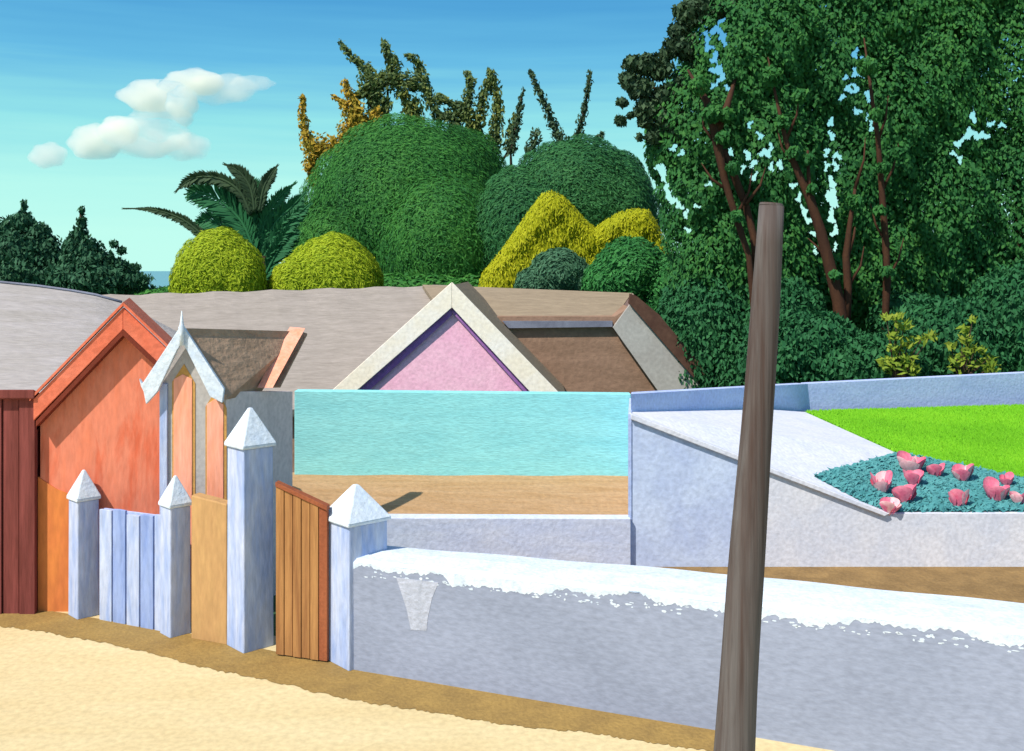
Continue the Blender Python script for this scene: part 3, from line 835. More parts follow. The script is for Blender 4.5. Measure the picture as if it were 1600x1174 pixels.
for (px, py, w, h, sd, pale, lab) in fl:
    Y = 12.35 + (800 - py) / 60.0 * 0.75
    flower(px, py, w, h, sd, pale, lab, Y)

# ------------------------------------------------------------------ pole
Yp = 4.5
pt = P(1205, 322, Yp); pb = P(1146, 1174, Yp)
dvec = (pt - pb); bot_ = pb + dvec * ((0 - pb.z) / dvec.z)
bot_.z = 0.0
mb = MB(); pts = []; rad = []
r0, r1 = 31.5 / F * Yp, 19.5 / F * Yp
NPz = 24
for k in range(NPz + 1):
    s = k / NPz
    p = bot_ + (pt - bot_) * s
    p = p + Vector((0.004 * math.sin(s * 9), 0, 0)); p.z -= 0.12 * (1 - s)
    fr = max(0.0, (p.z - pb.z) / (pt.z - pb.z))
    pts.append(p); rad.append((r0 + (r1 - r0) * fr) * (1 + 0.02 * math.sin(s * 23)))
t = thing('wooden_pole', 'tall leaning grey-brown wooden pole in front of the street wall', 'pole', bot_)
part('shaft', mb.tube(pts, rad, 24), M['pole'], t, smooth=False)
bpy.data.objects['shaft.004' if 'shaft.004' in bpy.data.objects else 'shaft']
for p_ in t.children[0].data.polygons:
    p_.use_smooth = len(p_.vertices) == 4
part('end_grain', MB().tube([pt + Vector((0, 0, 0.001)), pt + Vector((0.001, 0, 0.012))], [r1 * 0.97, r1 * 0.90], 24), M['pole'], t)

# ------------------------------------------------------------------ far houses
# pale grey roof at the left
Ya, Yb_ = 13.2, 16.5
t = thing('grey_roofed_house', 'house at left edge with a sagging pale grey roof behind the maroon hut', 'house', (-8, 14.5, -0.5))
topl = [(-300, 432), (-100, 437), (0, 443), (60, 449), (110, 456), (150, 463), (190, 474), (215, 486), (300, 530)]
botl = [(-300, 618), (-100, 618), (0, 618), (60, 618), (110, 618), (150, 618), (190, 618), (215, 618), (300, 618)]
mb = MB(); nrow = 8
for r_ in range(nrow + 1):
    s = r_ / nrow
    for (a, b) in zip(topl, botl):
        Y = Yb_ + (Ya - Yb_) * s
        top_p = P(a[0], a[1], Yb_); bot_p = P(b[0], b[1], Ya)
        # plan position of eave directly under the ridge point direction
        p = top_p + (bot_p - top_p) * s
        mb.v.append(p)
nc = len(topl)
for r_ in range(nrow):
    for c_ in range(nc - 1):
        mb.f.append([r_ * nc + c_, r_ * nc + c_ + 1, (r_ + 1) * nc + c_ + 1, (r_ + 1) * nc + c_])
o = part('roof', mb, M['roofleft'], t)
sm = o.modifiers.new('solid', 'SOLIDIFY'); sm.thickness = 0.12; sm.offset = -1
rp = [P(a, b - 2, Yb_ + 0.03) for a, b in topl[:7]]
part('ridge_cap', MB().tube(rp, 0.022, 8), M['slate'], t, smooth=True)
wl_, wr_ = P(-300, 420, Ya + .3), P(290, 420, Ya + .3)
part('wall', MB().ext([(wl_.x, Ya + .25, -1.0), (wr_.x, Ya + .25, -1.0), (wr_.x, Ya + .25, 1.85), (wl_.x, Ya + .25, 1.85)], (-0.8, 2.6, 0)), M['hutgrey'], t)

# long grey-roofed house
t = thing('long_house', 'long low house with a wide grey-brown roof stretching behind the pink gable', 'house', (-3, 28, -2.7))
YR, YE = 32.0, 25.0
mb = MB()
R0, R1 = P(150, 462, YR), P(700, 446, YR)
E0, E1 = P(120, 640, YE), P(860, 640, YE)
nu_, nv_ = 24, 8
for j in range(nv_ + 1):
    for i in range(nu_ + 1):
        a = R0 + (R1 - R0) * (i / nu_); b = E0 + (E1 - E0) * (i / nu_)
        p = a + (b - a) * (j / nv_); p.z += 0.03 * math.sin(i * 1.7) * (1 if j == 0 else 0.4)
        mb.v.append(p)
for j in range(nv_):
    for i in range(nu_):
        mb.f.append([j * (nu_ + 1) + i, j * (nu_ + 1) + i + 1, (j + 1) * (nu_ + 1) + i + 1, (j + 1) * (nu_ + 1) + i])
o = part('roof', mb, M['roofgrey'], t)
sm = o.modifiers.new('solid', 'SOLIDIFY'); sm.thickness = 0.2; sm.offset = -1
part('wall', MB().ext([Vector((E0.x + .3, YE + .4, -2.8)), Vector((E1.x, YE + .4, -2.8)), Vector((E1.x, YE + .4, E1.z - .2)), Vector((E0.x + .3, YE + .4, E0.z - .2))], (-0.5, 6, 0)), M['brownwall'], t)

# brown house right of the pink gable
t = thing('brown_house', 'brown walled house with tan roof and steep grey rake board right of the pink gable', 'house', (1.5, 28, -2.7))
R0, R1, E1, E0 = P(660, 445, 31.5), P(987, 458, 31.5), P(955, 504, 28.6), P(700, 502, 28.6)
part('roof', MB().ext([R0, R1, E1, E0], (0, 0.05, -0.12)), M['rooftan'], t)
part('hip_board', MB().ext([R1 + Vector((0.02, 0, 0)), P(1003, 476, 30.5), P(968, 516, 28.5), E1 + Vector((0.02, 0, 0))], (0, 0.04, -0.1)), M['mauve'], t)
Yw = 28.46
part('wall', MB().ext([Vector((P(760, 0, Yw).x, Yw, -2.8)), Vector((P(1112, 0, Yw).x, Yw, -2.8)), P(1112, 612, Yw), P(985, 480, Yw), P(960, 495, Yw), P(760, 495, Yw)], (0, 2.4, 0)), M['brownwall'], t)
part('gutter', MB().ext([P(785, 502, 28.3), P(957, 502, 28.3), P(957, 511, 28.3), P(795, 513, 28.3)], (0, 0.15, 0)), M['slate'], t)
part('rake_board', MB().ext([P(986, 474, 28.2), P(1115, 622, 28.2), P(1036, 622, 28.2), P(958, 512, 28.2)], (0, 0.2, 0)), M['greyboard'], t)
part('verge_board', MB().ext([P(985, 459, 28.1), P(995, 463, 28.1), P(1030, 492, 28.1), P(1130, 612, 28.1), P(1108, 618, 28.1), P(983, 474, 28.1)], (0, 0.28, 0)), M['darkbrown'], t)

# pink gabled house
Yf = 24.2
t = thing('pink_gabled_house', 'pink gabled house with broad cream barge boards above the turquoise wall', 'house', (P(706, 420, Yf).x, Yf + .5, -2.7))
Yw = Yf + 0.17
part('wall', MB().ext([Vector((P(530, 0, Yw).x, Yw, -2.8)), Vector((P(862, 0, Yw).x, Yw, -2.8)), P(862, 650, Yw), P(706, 470, Yw), P(530, 650, Yw)], (0, 3.6, 0)), M['pink'], t)
apx = (706, 441)
L0, L1 = (500, 627), (893, 634)
mb = MB().ext([P(*apx, Yf), P(*L0, Yf), P(L0[0] + 33, 632, Yf), P(706, 481, Yf)], (0, 0.07, 0))
part('barge_board', mb, M['cream'], t, bevel=0.01)
mb = MB().ext([P(apx[0] + .4, apx[1], Yf), P(*L1, Yf), P(L1[0] - 45, 634, Yf), P(706.4, 481, Yf)], (0, 0.07, 0))
part('barge_board', mb, M['cream'], t, bevel=0.01)
# strips under the boards: underside plus overhang shadow painted in purple
mb = MB().ext([P(706, 474, Yf + .1), P(535, 632, Yf + .1), P(553, 632, Yf + .1), P(706, 493, Yf + .1)], (0, 0.085, 0))
part('soffit_shade', mb, M['rakeshade'], t)
mb = MB().ext([P(706.4, 474, Yf + .1), P(852, 634, Yf + .1), P(838, 634, Yf + .1), P(706.4, 488, Yf + .1)], (0, 0.085, 0))
part('soffit_shade', mb, M['rakeshade'], t)
a0, a1, a2 = P(706, 443, Yf + .02), P(503, 626, Yf + .02), P(889, 632, Yf + .02)
bk = Vector((0.12, 6.2, 0))
part('roof', MB().ext([a0 - Vector((0, 0, .04)), a1 - Vector((0, 0, .04)), a1 - Vector((0, 0, .14)), a0 - Vector((0, 0, .14))], bk), M['roofgrey'], t)
part('roof', MB().ext([a2 - Vector((0, 0, .04)), a0 + Vector((.003, 0, -.04)), a0 + Vector((.003, 0, -.14)), a2 - Vector((0, 0, .14))], bk), M['rooftan'], t)

# ------------------------------------------------------------------ trees and shrubs
def gz(x, y): return height(x, y)
def base_of(px, Y):
    x = P(px, 0, Y).x; return Vector((x, Y, gz(x, Y)))
def stem_to(px, py, Y, r0=0.22, r1=0.1, n=6, wig=0.1):
    b = base_of(px, Y); tpt = P(px, py, Y)
    return [b + (tpt - b) * (k / n) + Vector((wig * math.sin(k * 1.9), wig * math.cos(k * 1.3), 0)) for k in range(n + 1)], [r0 + (r1 - r0) * k / n for k in range(n + 1)]

# great green dome tree
Y = 46
cv = crown([blob(640, 360, 170, 176, Y, 4.6), blob(560, 400, 110, 110, Y - 1, 3.4), blob(690, 400, 110, 130, Y - 3.2, 3.0), blob(720, 330, 85, 130, Y + .5, 3.0), blob(520, 440, 75, 60, Y - 1.5, 2.4), blob(760, 450, 80, 90, Y - 2, 2.4)],
           110000, 0.22, 0.055, jitter=0.28, core=0.94, shell=(0.955, 1.025), lump=0.02, flow='side')
p_, r_ = stem_to(640, 400, Y, .4, .25)
tree('domed_tree', 'large smooth green domed tree rising behind the pink gable', 'tree', p_[0], p_, r_, cv, L_dome, M['barkdark'])
# second darker round tree
Y = 43
cv = crown([blob(900, 340, 118, 124, Y, 3.4), blob(820, 370, 90, 110, Y - .8, 2.6), blob(960, 350, 70, 105, Y - .5, 2.6), blob(890, 430, 150, 80, Y - 1, 2.6), blob(965, 290, 45, 55, Y, 1.6)],
           80000, 0.21, 0.055, jitter=0.3, core=0.94, shell=(0.955, 1.03), lump=0.03, flow='side')
p_, r_ = stem_to(890, 380, Y, .4, .25)
tree('round_tree', 'dark green rounded tree between the big dome and the tall wood', 'tree', p_[0], p_, r_, cv, L_dome2, M['barkdark'])

# yellow-green clipped bushes
def bush(name, label, blobs, n, L, W, m, jitter=0.35, group=None, core=0.93, shell=(0.94, 1.05), flow='side', lump=0.03):
    b0 = blobs[0]
    t_ = thing(name, label, 'bush', (b0[0], b0[1], gz(b0[0], b0[1])), group)
    zb_ = gz(b0[0], b0[1])
    pts = [Vector((b0[0], b0[1], zb_ + (b0[2] - zb_) * k / 4)) for k in range(5)]
    part('stem', MB().tube(pts, [.12, .11, .1, .09, .06]), M['barkdark'], t_, smooth=True)
    cv = crown(blobs, n, L, W, jitter, core, shell, lump, flow=flow)
    npart('foliage', cv[0], cv[1], m, t_)
    return t_
bush('yellow_bush', 'yellow-green rounded bush under the drooping palm fronds', [blob(342, 440, 70, 80, 36, 1.5), blob(375, 450, 38, 60, 35.6, 1.0), blob(305, 450, 34, 50, 35.8, 1.0)], 22000, 0.20, 0.04, L_yel)
bush('yellow_bush', 'yellow-green mound bush between the palm and the great dome', [blob(520, 452, 76, 84, 37, 1.7), blob(468, 455, 46, 56, 36.6, 1.2), blob(565, 455, 32, 55, 36.8, 1.2)], 22000, 0.20, 0.04, L_yel)
# golden twin-peaked shrub: cone heaps
Y = 38.5
def mound(outline, Y, thick, n, L, W, m, name, label, edge=26.0, jitter=.3):
    """a shrub with a clipped outline and a full rounded body in depth"""
    ol = np.array(outline, float)
    def inside(p):
        c_ = np.zeros(len(p), bool)
        for i in range(len(ol)):
            x0, y0 = ol[i]; x1, y1 = ol[(i + 1) % len(ol)]
            k_ = ((y0 > p[:, 1]) != (y1 > p[:, 1])) & (p[:, 0] < (x1 - x0) * (p[:, 1] - y0) / (y1 - y0 + 1e-9) + x0)
            c_ ^= k_
        return c_
    def edist(p):
        d = np.full(len(p), 1e9); g = np.zeros((len(p), 2))
        for i in range(len(ol)):
            a_ = ol[i]; b_ = ol[(i + 1) % len(ol)]; ab = b_ - a_
            u = np.clip(((p - a_) @ ab) / (ab @ ab), 0, 1); q = a_ + u[:, None] * ab
            dd = np.linalg.norm(p - q, axis=1); k_ = dd < d
            d[k_] = dd[k_]; g[k_] = (p - q)[k_]
        return d, norm(g)
    lo, hi = ol.min(0), ol.max(0)
    p = rng.uniform(lo, hi, (n * 3, 2)); p = p[inside(p)][:n]
    d, g = edist(p)
    s_ = np.clip(d / edge, 0, 1); prof = np.sqrt(1 - (1 - s_) ** 2)
    side = np.where(rng.random(len(p)) < .75, -1.0, 1.0)
    Yd = Y + side * thick * prof + rng.normal(size=len(p)) * .08 + .12 * np.sin(p[:, 0] * .11) * np.sin(p[:, 1] * .13)
    c = np.stack([(p[:, 0] - 800) / F * Yd, Yd, EYE + (HOR - p[:, 1]) / F * Yd], 1)
    nn = norm(np.stack([-g[:, 0] * (1 - s_) * 1.2, side * (prof + .15), g[:, 1] * (1 - s_) * 1.2 + .15], 1)) + rng.normal(size=(len(p), 3)) * jitter
    v1, f1 = leaf_quads(c, nn, np.full(len(c), L), np.full(len(c), W), np.tile([0, 0, -1.], (len(c), 1)))
    st = 6.0; vs = [v1]; fs = [f1]; o_ = len(v1)
    gxs = np.arange(lo[0], hi[0], st); gys = np.arange(lo[1], hi[1], st)
    X_, Y_ = np.meshgrid(gxs, gys); pp = np.stack([X_.ravel(), Y_.ravel()], 1)
    ins = inside(pp); dd, _ = edist(pp); ok = ins & (dd > 4)
    s2 = np.clip((dd - 4) / edge, 0, 1); pr = np.sqrt(1 - (1 - s2) ** 2)
    nx_ = len(gxs)
    for sd in (-1, 1):
        yy = Y + sd * (thick * pr * .93)
        vv = np.stack([(pp[:, 0] - 800) / F * yy, yy, EYE + (HOR - pp[:, 1]) / F * yy], 1)
        ff = []
        for j in range(len(gys) - 1):
            for i in range(nx_ - 1):
                q = [j * nx_ + i, j * nx_ + i + 1, (j + 1) * nx_ + i + 1, (j + 1) * nx_ + i]
                if all(ok[k_] for k_ in q): ff.append(q)
        vs.append(vv); fs.append(np.array(ff) + o_); o_ += len(vv)
    mx_ = (lo[0] + hi[0]) / 2
    b_ = P(mx_, 450, Y); zb_ = gz(b_.x, b_.y)
    t_ = thing(name, label, 'bush', (b_.x, b_.y, zb_))
    part('stem', MB().tube([(b_.x, b_.y, zb_ - .1), (b_.x, b_.y, zb_ + 2), (b_.x, b_.y, b_.z)], [.14, .12, .08]), M['barkdark'], t_, smooth=True)
    npart('foliage', np.concatenate(vs), np.concatenate(fs), m, t_)
mound([(740, 475), (752, 428), (782, 392), (806, 358), (828, 326), (846, 304), (862, 298), (880, 306), (900, 326), (916, 344), (930, 356), (946, 344), (966, 332), (990, 326), (1014, 328), (1026, 346), (1040, 374), (1058, 404), (1072, 440), (1080, 475)],
      Y, 1.3, 30000, 0.22, 0.05, L_gold, 'golden_shrub', 'golden yellow-green shrub with two peaks in front of the dark round tree')
bush('grey_green_bush', 'grey-green low bush in front of the left golden peak', [blob(872, 432, 46, 42, 36, 1.2), blob(835, 446, 30, 28, 35.9, .9), blob(910, 448, 34, 34, 35.9, .9)], 7000, 0.22, 0.07, L_teal, jitter=.5)
bush('green_bush', 'fresh green bush below the right golden peak above the brown house roof', [blob(985, 432, 58, 60, 35, 1.5), blob(1035, 460, 50, 60, 34.8, 1.3), blob(950, 445, 40, 38, 34.8, 1.0), blob(1065, 520, 60, 70, 34.5, 1.3)], 11000, 0.22, 0.08, L_mid, jitter=.5)
# low green hedge behind the roofs
Y = 40
bush('low_hedge_bush', 'low dark green hedge line just above the grey roof ridge', [blob(640, 470, 240, 42, Y, 1.0), blob(860, 470, 180, 36, Y - .5, 1.0), blob(330, 470, 120, 26, Y, .8)], 12000, 0.26, 0.09, L_dome, jitter=.5)

# far left dark shrubs
def ltree(label, bl, Y, n, trunkpx, toppy, seed):
    cv = crown(bl, n, 0.26, 0.12, jitter=.8, core=0.72, shell=(0.7, 1.1), lump=0.12, flow='down', volume=0.15, front=False)
    p_, r_ = stem_to(trunkpx, toppy, Y, .2, .05, wig=.03)
    tree('dark_conifer', label, 'tree', p_[0], p_, r_, cv, L_left, M['barkdark'], group='dark trees at the far left')
Y = 42
ltree('dark bushy tree cut off by the left edge with one thin upright tip', [blob(38, 322, 5, 9, Y), blob(36, 348, 18, 17, Y), blob(62, 362, 16, 14, Y), blob(8, 360, 16, 20, Y), blob(30, 398, 52, 42, Y), blob(72, 398, 26, 32, Y), blob(35, 435, 80, 40, Y)], Y, 9000, 38, 318, 1)
Y = 41
ltree('dark pointed tree with a slim spire standing against the pale sky', [blob(128, 330, 4, 7, Y), blob(128, 348, 8, 9, Y), blob(124, 368, 12, 12, Y), blob(130, 392, 28, 20, Y), blob(112, 385, 12, 16, Y), blob(140, 415, 42, 26, Y), blob(178, 382, 6, 5, Y), blob(190, 392, 7, 6, Y), blob(150, 440, 70, 30, Y)], Y, 9000, 127, 328, 2)
Y = 43
ltree('low straggly dark shrub beside the strip of sea', [blob(182, 412, 18, 9, Y), blob(205, 418, 14, 6, Y), blob(185, 435, 38, 16, Y), blob(215, 440, 18, 8, Y), blob(150, 455, 90, 18, Y)], Y, 5000, 180, 440, 3)

# palm-like plant
Y = 40
cpt = P(395, 375, Y)
t = thing('palm', 'spreading palm with arching dark fronds beside the yellow-green bush', 'palm', base_of(400, Y))
part('trunk', MB().tube([base_of(402, Y), P(402, 450, Y), P(402, 400, Y)], [.35, .45, .5], 10), M['barkdark'], t, smooth=True)
def frond(path, wpx, mat, droop_leaf=True, n=90, name='frond', dY=0.0):
    """rachis along path with leaflets either side"""
    pts = [P(a, b, Y + dY) for a, b in path]
    dense = []
    m_ = len(pts)
    for k in range(n):
        s = k / (n - 1) * (m_ - 1); i = min(int(s), m_ - 2); u = s - i
        p0 = pts[max(i - 1, 0)]; p1 = pts[i]; p2 = pts[i + 1]; p3 = pts[min(i + 2, m_ - 1)]
        q = 0.5 * ((2 * p1) + (-p0 + p2) * u + (2 * p0 - 5 * p1 + 4 * p2 - p3) * u * u + (-p0 + 3 * p1 - 3 * p2 + p3) * u ** 3)
        dense.append(q)
    vs = []; fs = []
    w = wpx / F * Y
    for k, q in enumerate(dense):
        s = k / (n - 1)
        d_ = (dense[min(k + 1, n - 1)] - dense[max(k - 1, 0)]).normalized()
        side = d_.cross(Vector((0, 1, 0))).normalized()
        ww = w * max(0.16, abs(math.sin(min(1, s * 1.0 + 0.10) * math.pi)) ** 0.7)
        for sg in (-1, 1):
            for rep in range(2):
                tip = q + side * sg * ww * random.uniform(.7, 1.1) + d_ * ww * random.uniform(.5, 1.4) + Vector((0, random.uniform(-.6, .6) * ww, -0.15 * ww))
                b_ = d_ * (0.05 + 0.10 * ww)
                i = len(vs)
                vs += [q - b_, (q + tip) / 2 + b_ * 0.8, tip, (q + tip) / 2 - b_ * .8]
                fs.append([i, i + 1, i + 2, i + 3])
    npart(name, np.array([tuple(v) for v in vs]), np.array(fs), mat, t)
    part('rachis', MB().tube(dense[::6] + [dense[-1]], [0.07 - 0.05 * i / 20 for i in range(len(dense[::6]) + 1)], 6), mat, bpy.context.scene.objects[t.children[-1].name], smooth=True)
for path, w in (([(400, 400), (380, 350), (345, 315), (310, 300), (292, 305)], 22), ([(398, 400), (370, 365), (335, 345), (300, 350)], 20), ([(400, 395), (385, 340), (365, 300), (345, 290)], 20),
                ([(402, 395), (400, 340), (395, 300), (388, 278)], 20), ([(405, 395), (415, 345), (435, 310), (462, 285)], 12), ([(408, 400), (430, 350), (455, 325), (478, 300)], 16), ([(408, 410), (430, 375), (460, 340), (486, 318)], 14),
                ([(402, 440), (370, 400), (340, 375), (322, 355)], 18), ([(410, 440), (430, 400), (450, 370), (462, 352)], 16), ([(402, 455), (398, 420), (396, 380), (385, 345)], 26), ([(410, 455), (412, 420), (420, 390), (440, 352)], 22), ([(398, 440), (385, 400), (368, 380), (350, 340)], 24)):
    frond(path, w * 1.15, L_frond, dY=random.uniform(-.4, .4))
for path, w in (([(392, 335), (375, 300), (345, 280), (310, 277), (288, 287), (274, 300)], 12), ([(398, 330), (392, 295), (375, 270), (350, 256)], 13), ([(405, 330), (412, 295), (422, 275), (434, 258)], 10),
                ([(350, 392), (320, 370), (285, 343), (240, 328), (192, 326)], 9)):
    frond(path, w, L_frondd, n=120, dY=-0.6)

# upright twisting branches above the domes
def spray_tree(label, mat, paths, Y, trunk, n_per=2.4, name='spindly_tree', wood='barkdark', L=0.26, W=0.12):
    t_ = thing(name, label, 'tree', base_of(trunk, Y), 'spindly trees above the domes')
    mb = MB()
    b = base_of(trunk, Y)
    low = P(trunk, 300, Y)
    mb.tube([b, b + (low - b) * .5 + Vector((.2, 0, 0)), low], [.25, .2, .16])
    cs = []; rs = []
    for path in paths:
        pts = [P(a, c_, Y) for a, c_, r_ in path]
        path = [(a, c_, r_ * 1.35) for a, c_, r_ in path]
        mb.tube([low] + pts, [.10] + [.05] * (len(pts) - 1) + [.02], 6)
        for (a, b_) in zip(path, path[1:]):
            ln = math.hypot(b_[0] - a[0], b_[1] - a[1])
            nn_ = int(ln * n_per * ((a[2] + b_[2]) / 2) / 3.2) + 4
            for k in range(nn_):
                u = random.random()
                r_ = a[2] + (b_[2] - a[2]) * u
                # wiggle the spray in leaf clusters along the branch
                cl = 0.8 + 0.4 * math.sin((a[1] + (b_[1] - a[1]) * u) * 0.5)
                ang = random.uniform(0, 6.28); q = math.sqrt(random.random()) * r_ * cl
                p = P(a[0] + (b_[0] - a[0]) * u + q * math.cos(ang), a[1] + (b_[1] - a[1]) * u + q * math.sin(ang) * .8, Y)
                p.y += random.uniform(-1, 1) * r_ / F * Y
                cs.append(tuple(p)); rs.append((b_[0] - a[0], 0, -(b_[1] - a[1])))
    part('trunk', mb, M[wood], t_, smooth=True)
    c = np.array(cs); fl_ = norm(np.array(rs, float))
    nn = rng.normal(size=c.shape) + np.array([-0.4, -0.9, 0.4])
    v, f = leaf_quads(c, nn, np.full(len(c), L), np.full(len(c), W), fl_ * 0.9)
    npart('crown', v, f, mat, t_)
Y = 49
spray_tree('thin tree with ochre brown upright sprays left of the great dome', L_och,
           [[(500, 300, 6), (485, 262, 9), (492, 240, 14), (478, 210, 8), (473, 180, 6), (473, 150, 3)],
            [(492, 240, 14), (515, 225, 16), (530, 240, 10), (545, 215, 10)],
            [(485, 255, 6), (490, 280, 6), (505, 300, 4)],
            [(540, 240, 12), (545, 205, 14), (555, 190, 12), (545, 175, 8), (532, 160, 5), (522, 152, 3)],
            [(560, 215, 12), (562, 190, 12), (556, 165, 10), (545, 150, 8), (538, 128, 4)],
            [(560, 200, 8), (582, 195, 8), (590, 170, 6)]], Y, 545)
spray_tree('thin tree with dark olive twisting branches, tallest above the great dome', L_olive,
           [[(585, 220, 9), (582, 190, 10), (588, 160, 10), (580, 130, 14), (572, 105, 8), (552, 92, 6), (540, 78, 5), (532, 64, 3)],
            [(575, 145, 14), (600, 125, 15), (625, 125, 15), (645, 135, 14), (660, 130, 10), (655, 105, 7), (645, 90, 6), (634, 86, 3)],
            [(605, 120, 10), (618, 100, 9), (605, 85, 7), (600, 66, 5)],
            [(640, 190, 7), (635, 160, 8), (625, 140, 12)], [(655, 190, 7), (645, 155, 10)],
            [(600, 190, 7), (604, 155, 10)], [(690, 195, 7), (675, 165, 9), (665, 135, 9)],
            [(555, 150, 8), (570, 145, 10), (590, 150, 10)]], Y + .6, 610)
spray_tree('thin tree with paired dark finger-like branches between the two domes', L_olive,
           [[(745, 240, 12), (738, 205, 12), (730, 180, 9), (720, 168, 7), (700, 160, 8), (682, 152, 6)],
            [(730, 185, 8), (732, 150, 7), (736, 125, 6), (729, 112, 3)],
            [(740, 210, 9), (750, 180, 8), (755, 150, 7), (766, 122, 6), (764, 108, 3)],
            [(770, 240, 12), (775, 205, 9), (778, 170, 8), (775, 140, 6), (768, 112, 5)],
            [(728, 175, 10), (708, 185, 8), (690, 180, 6)],
            [(705, 220, 9), (712, 190, 9), (700, 175, 7)], [(760, 235, 14), (745, 225, 14)],
            [(795, 235, 8), (800, 205, 7), (806, 180, 5)]], Y + .2, 755)
spray_tree('thin tree with a single dark leaning spike left of the round tree', L_dark,
           [[(798, 240, 7), (804, 210, 6), (810, 180, 5), (815, 152, 3), (818, 140, 2)], [(825, 240, 8), (838, 215, 8), (836, 205, 6)]], Y - 2, 800, L=.22, W=.1)
spray_tree('thin tree with two bare diverging dark spikes on top of the round tree', L_dark,
           [[(880, 232, 12), (872, 212, 9), (860, 185, 6), (850, 160, 6), (838, 135, 5), (828, 110, 3)],
            [(900, 225, 8), (905, 205, 5), (910, 185, 6), (915, 160, 4), (921, 128, 4), (921, 112, 3)],
            [(930, 225, 5), (942, 208, 5)]], Y - 2.4, 890, L=.22, W=.1)

# tall wood on the right ------------------------------------------------
HO = [(1128, 30, 7), (1120, 48, 9), (1130, 62, 8), (1108, 75, 7), (1116, 92, 7), (1120, 110, 10), (1128, 122, 7), (1138, 138, 6), (1115, 134, 5), (1105, 60, 6),
      (1052, 232, 6), (1065, 240, 5), (1032, 262, 8), (1036, 275, 7), (1042, 295, 6), (1050, 312, 8), (1062, 322, 6), (1072, 335, 5), (1075, 360, 5), (1088, 322, 4),
      (1140, 240, 6), (1172, 194, 5), (1188, 212, 6), (1168, 242, 6), (1178, 256, 5), (1195, 240, 8), (1205, 230, 5), (1160, 264, 5), (1178, 276, 6), (1218, 258, 6), (1205, 262, 5),
      (1240, 290, 6), (1248, 310, 6), (1256, 330, 7), (1264, 345, 6), (1275, 395, 7), (1270, 365, 5), (1108, 288, 5),
      (1298, 192, 6), (1300, 212, 6), (1292, 238, 5), (1308, 244, 6), (1306, 260, 6), (1292, 260, 5), (1300, 285, 7), (1298, 305, 9), (1305, 318, 6), (1299, 340, 8), (1304, 362, 7), (1305, 388, 5),
      (1336, 84, 7), (1350, 97, 7), (1336, 112, 6), (1345, 118, 4), (1326, 140, 7), (1338, 138, 6), (1316, 152, 5), (1356, 150, 8), (1340, 175, 6), (1358, 185, 6), (1322, 122, 4), (1362, 200, 5),
      (1520, 184, 7), (1528, 212, 10), (1512, 210, 8), (1498, 224, 8), (1490, 240, 5), (1540, 212, 6), (1548, 194, 5), (1500, 250, 5), (1566, 196, 5)]
Y = 30
tallgroup = 'tall trees of the right-hand wood'
# 1: left tree with fluffy dark edge and leaning red trunk
cv = crown([blob(1105, 205, 92, 105, Y, 2.0), blob(1090, 300, 62, 80, Y, 1.8), blob(1150, 100, 90, 110, Y, 2.2), blob(1180, 260, 90, 150, Y, 2.2), blob(1190, 60, 90, 110, Y, 2.0), blob(1040, 240, 30, 50, Y, 1.0), blob(1120, 400, 80, 110, Y, 1.8), blob(1190, 420, 80, 120, Y, 2)],
           105000, 0.17, 0.095, jitter=.5, core=0, volume=.45, holes=HO, lump=.08, front=False)
edge = crown([blob(a, b, r, r * .85, Y - .8) for a, b, r in ((1078, 22, 24), (1060, 48, 16), (1098, 12, 22), (1125, 20, 20), (1070, 75, 22), (1045, 70, 9), (1010, 102, 20), (988, 100, 14), (1030, 110, 20), (985, 128, 16), (975, 120, 8), (1003, 140, 20), (972, 160, 8), (970, 190, 9), (985, 180, 5), (1012, 172, 20),
              (1040, 150, 20), (1045, 190, 24), (1008, 190, 12), (1020, 215, 12), (1060, 205, 24), (1068, 130, 14), (1150, 8, 26), (1085, 150, 20), (1090, 100, 10), (1040, 88, 12), (1000, 215, 6))],
             9000, 0.20, 0.13, jitter=.9, core=0.6, volume=.3, lump=.1, front=False, shell=(.6, 1.12), holes=HO)
t = thing('tall_tree', 'tall tree with feathery dark outer twigs against the sky and a leaning double red trunk', 'tree', base_of(1175, 27.5), tallgroup)
Yt_ = 27.3
mb = MB().tube([base_of(1185, Yt_), P(1180, 500, Yt_), P(1170, 400, Yt_), P(1150, 340, Yt_), P(1132, 280, Yt_), P(1122, 230, Yt_), P(1115, 190, Yt_), P(1105, 160, Yt_), P(1075, 110, Yt_ + 1)], [.2, .10, .08, .09, .10, .13, .14, .10, .03])
mb.tube([P(1185, 460, Yt_), P(1178, 370, Yt_ + .2), P(1165, 320, Yt_ + .2), P(1145, 270, Yt_ + .2), P(1130, 235, Yt_)], [.10, .10, .10, .11, .1])
mb.tube([P(1118, 210, Yt_), P(1132, 180, Yt_), P(1150, 120, Yt_ + 1)], [.12, .11, .04])
mb.tube([P(1116, 200, Yt_), P(1095, 165, Yt_ + 1.5), P(1040, 140, Yt_ + 3), P(1000, 135, Yt_ + 3)], [.10, .07, .05, .03])
for pts_ in ([(1150, 340), (1170, 300), (1176, 262)], [(1122, 230), (1100, 200), (1096, 172)], [(1140, 300), (1112, 280), (1096, 255)], [(1165, 320), (1188, 290), (1196, 262)]):
    mb.tube([P(a, b_, Yt_ + .05 * k) for k, (a, b_) in enumerate(pts_)], [.05, .035, .012])
part('trunk', mb, M['bark'], t, smooth=True)
npart('crown', cv[0], cv[1], L_big, t)
npart('outer_twigs', edge[0], edge[1], L_dark, t)
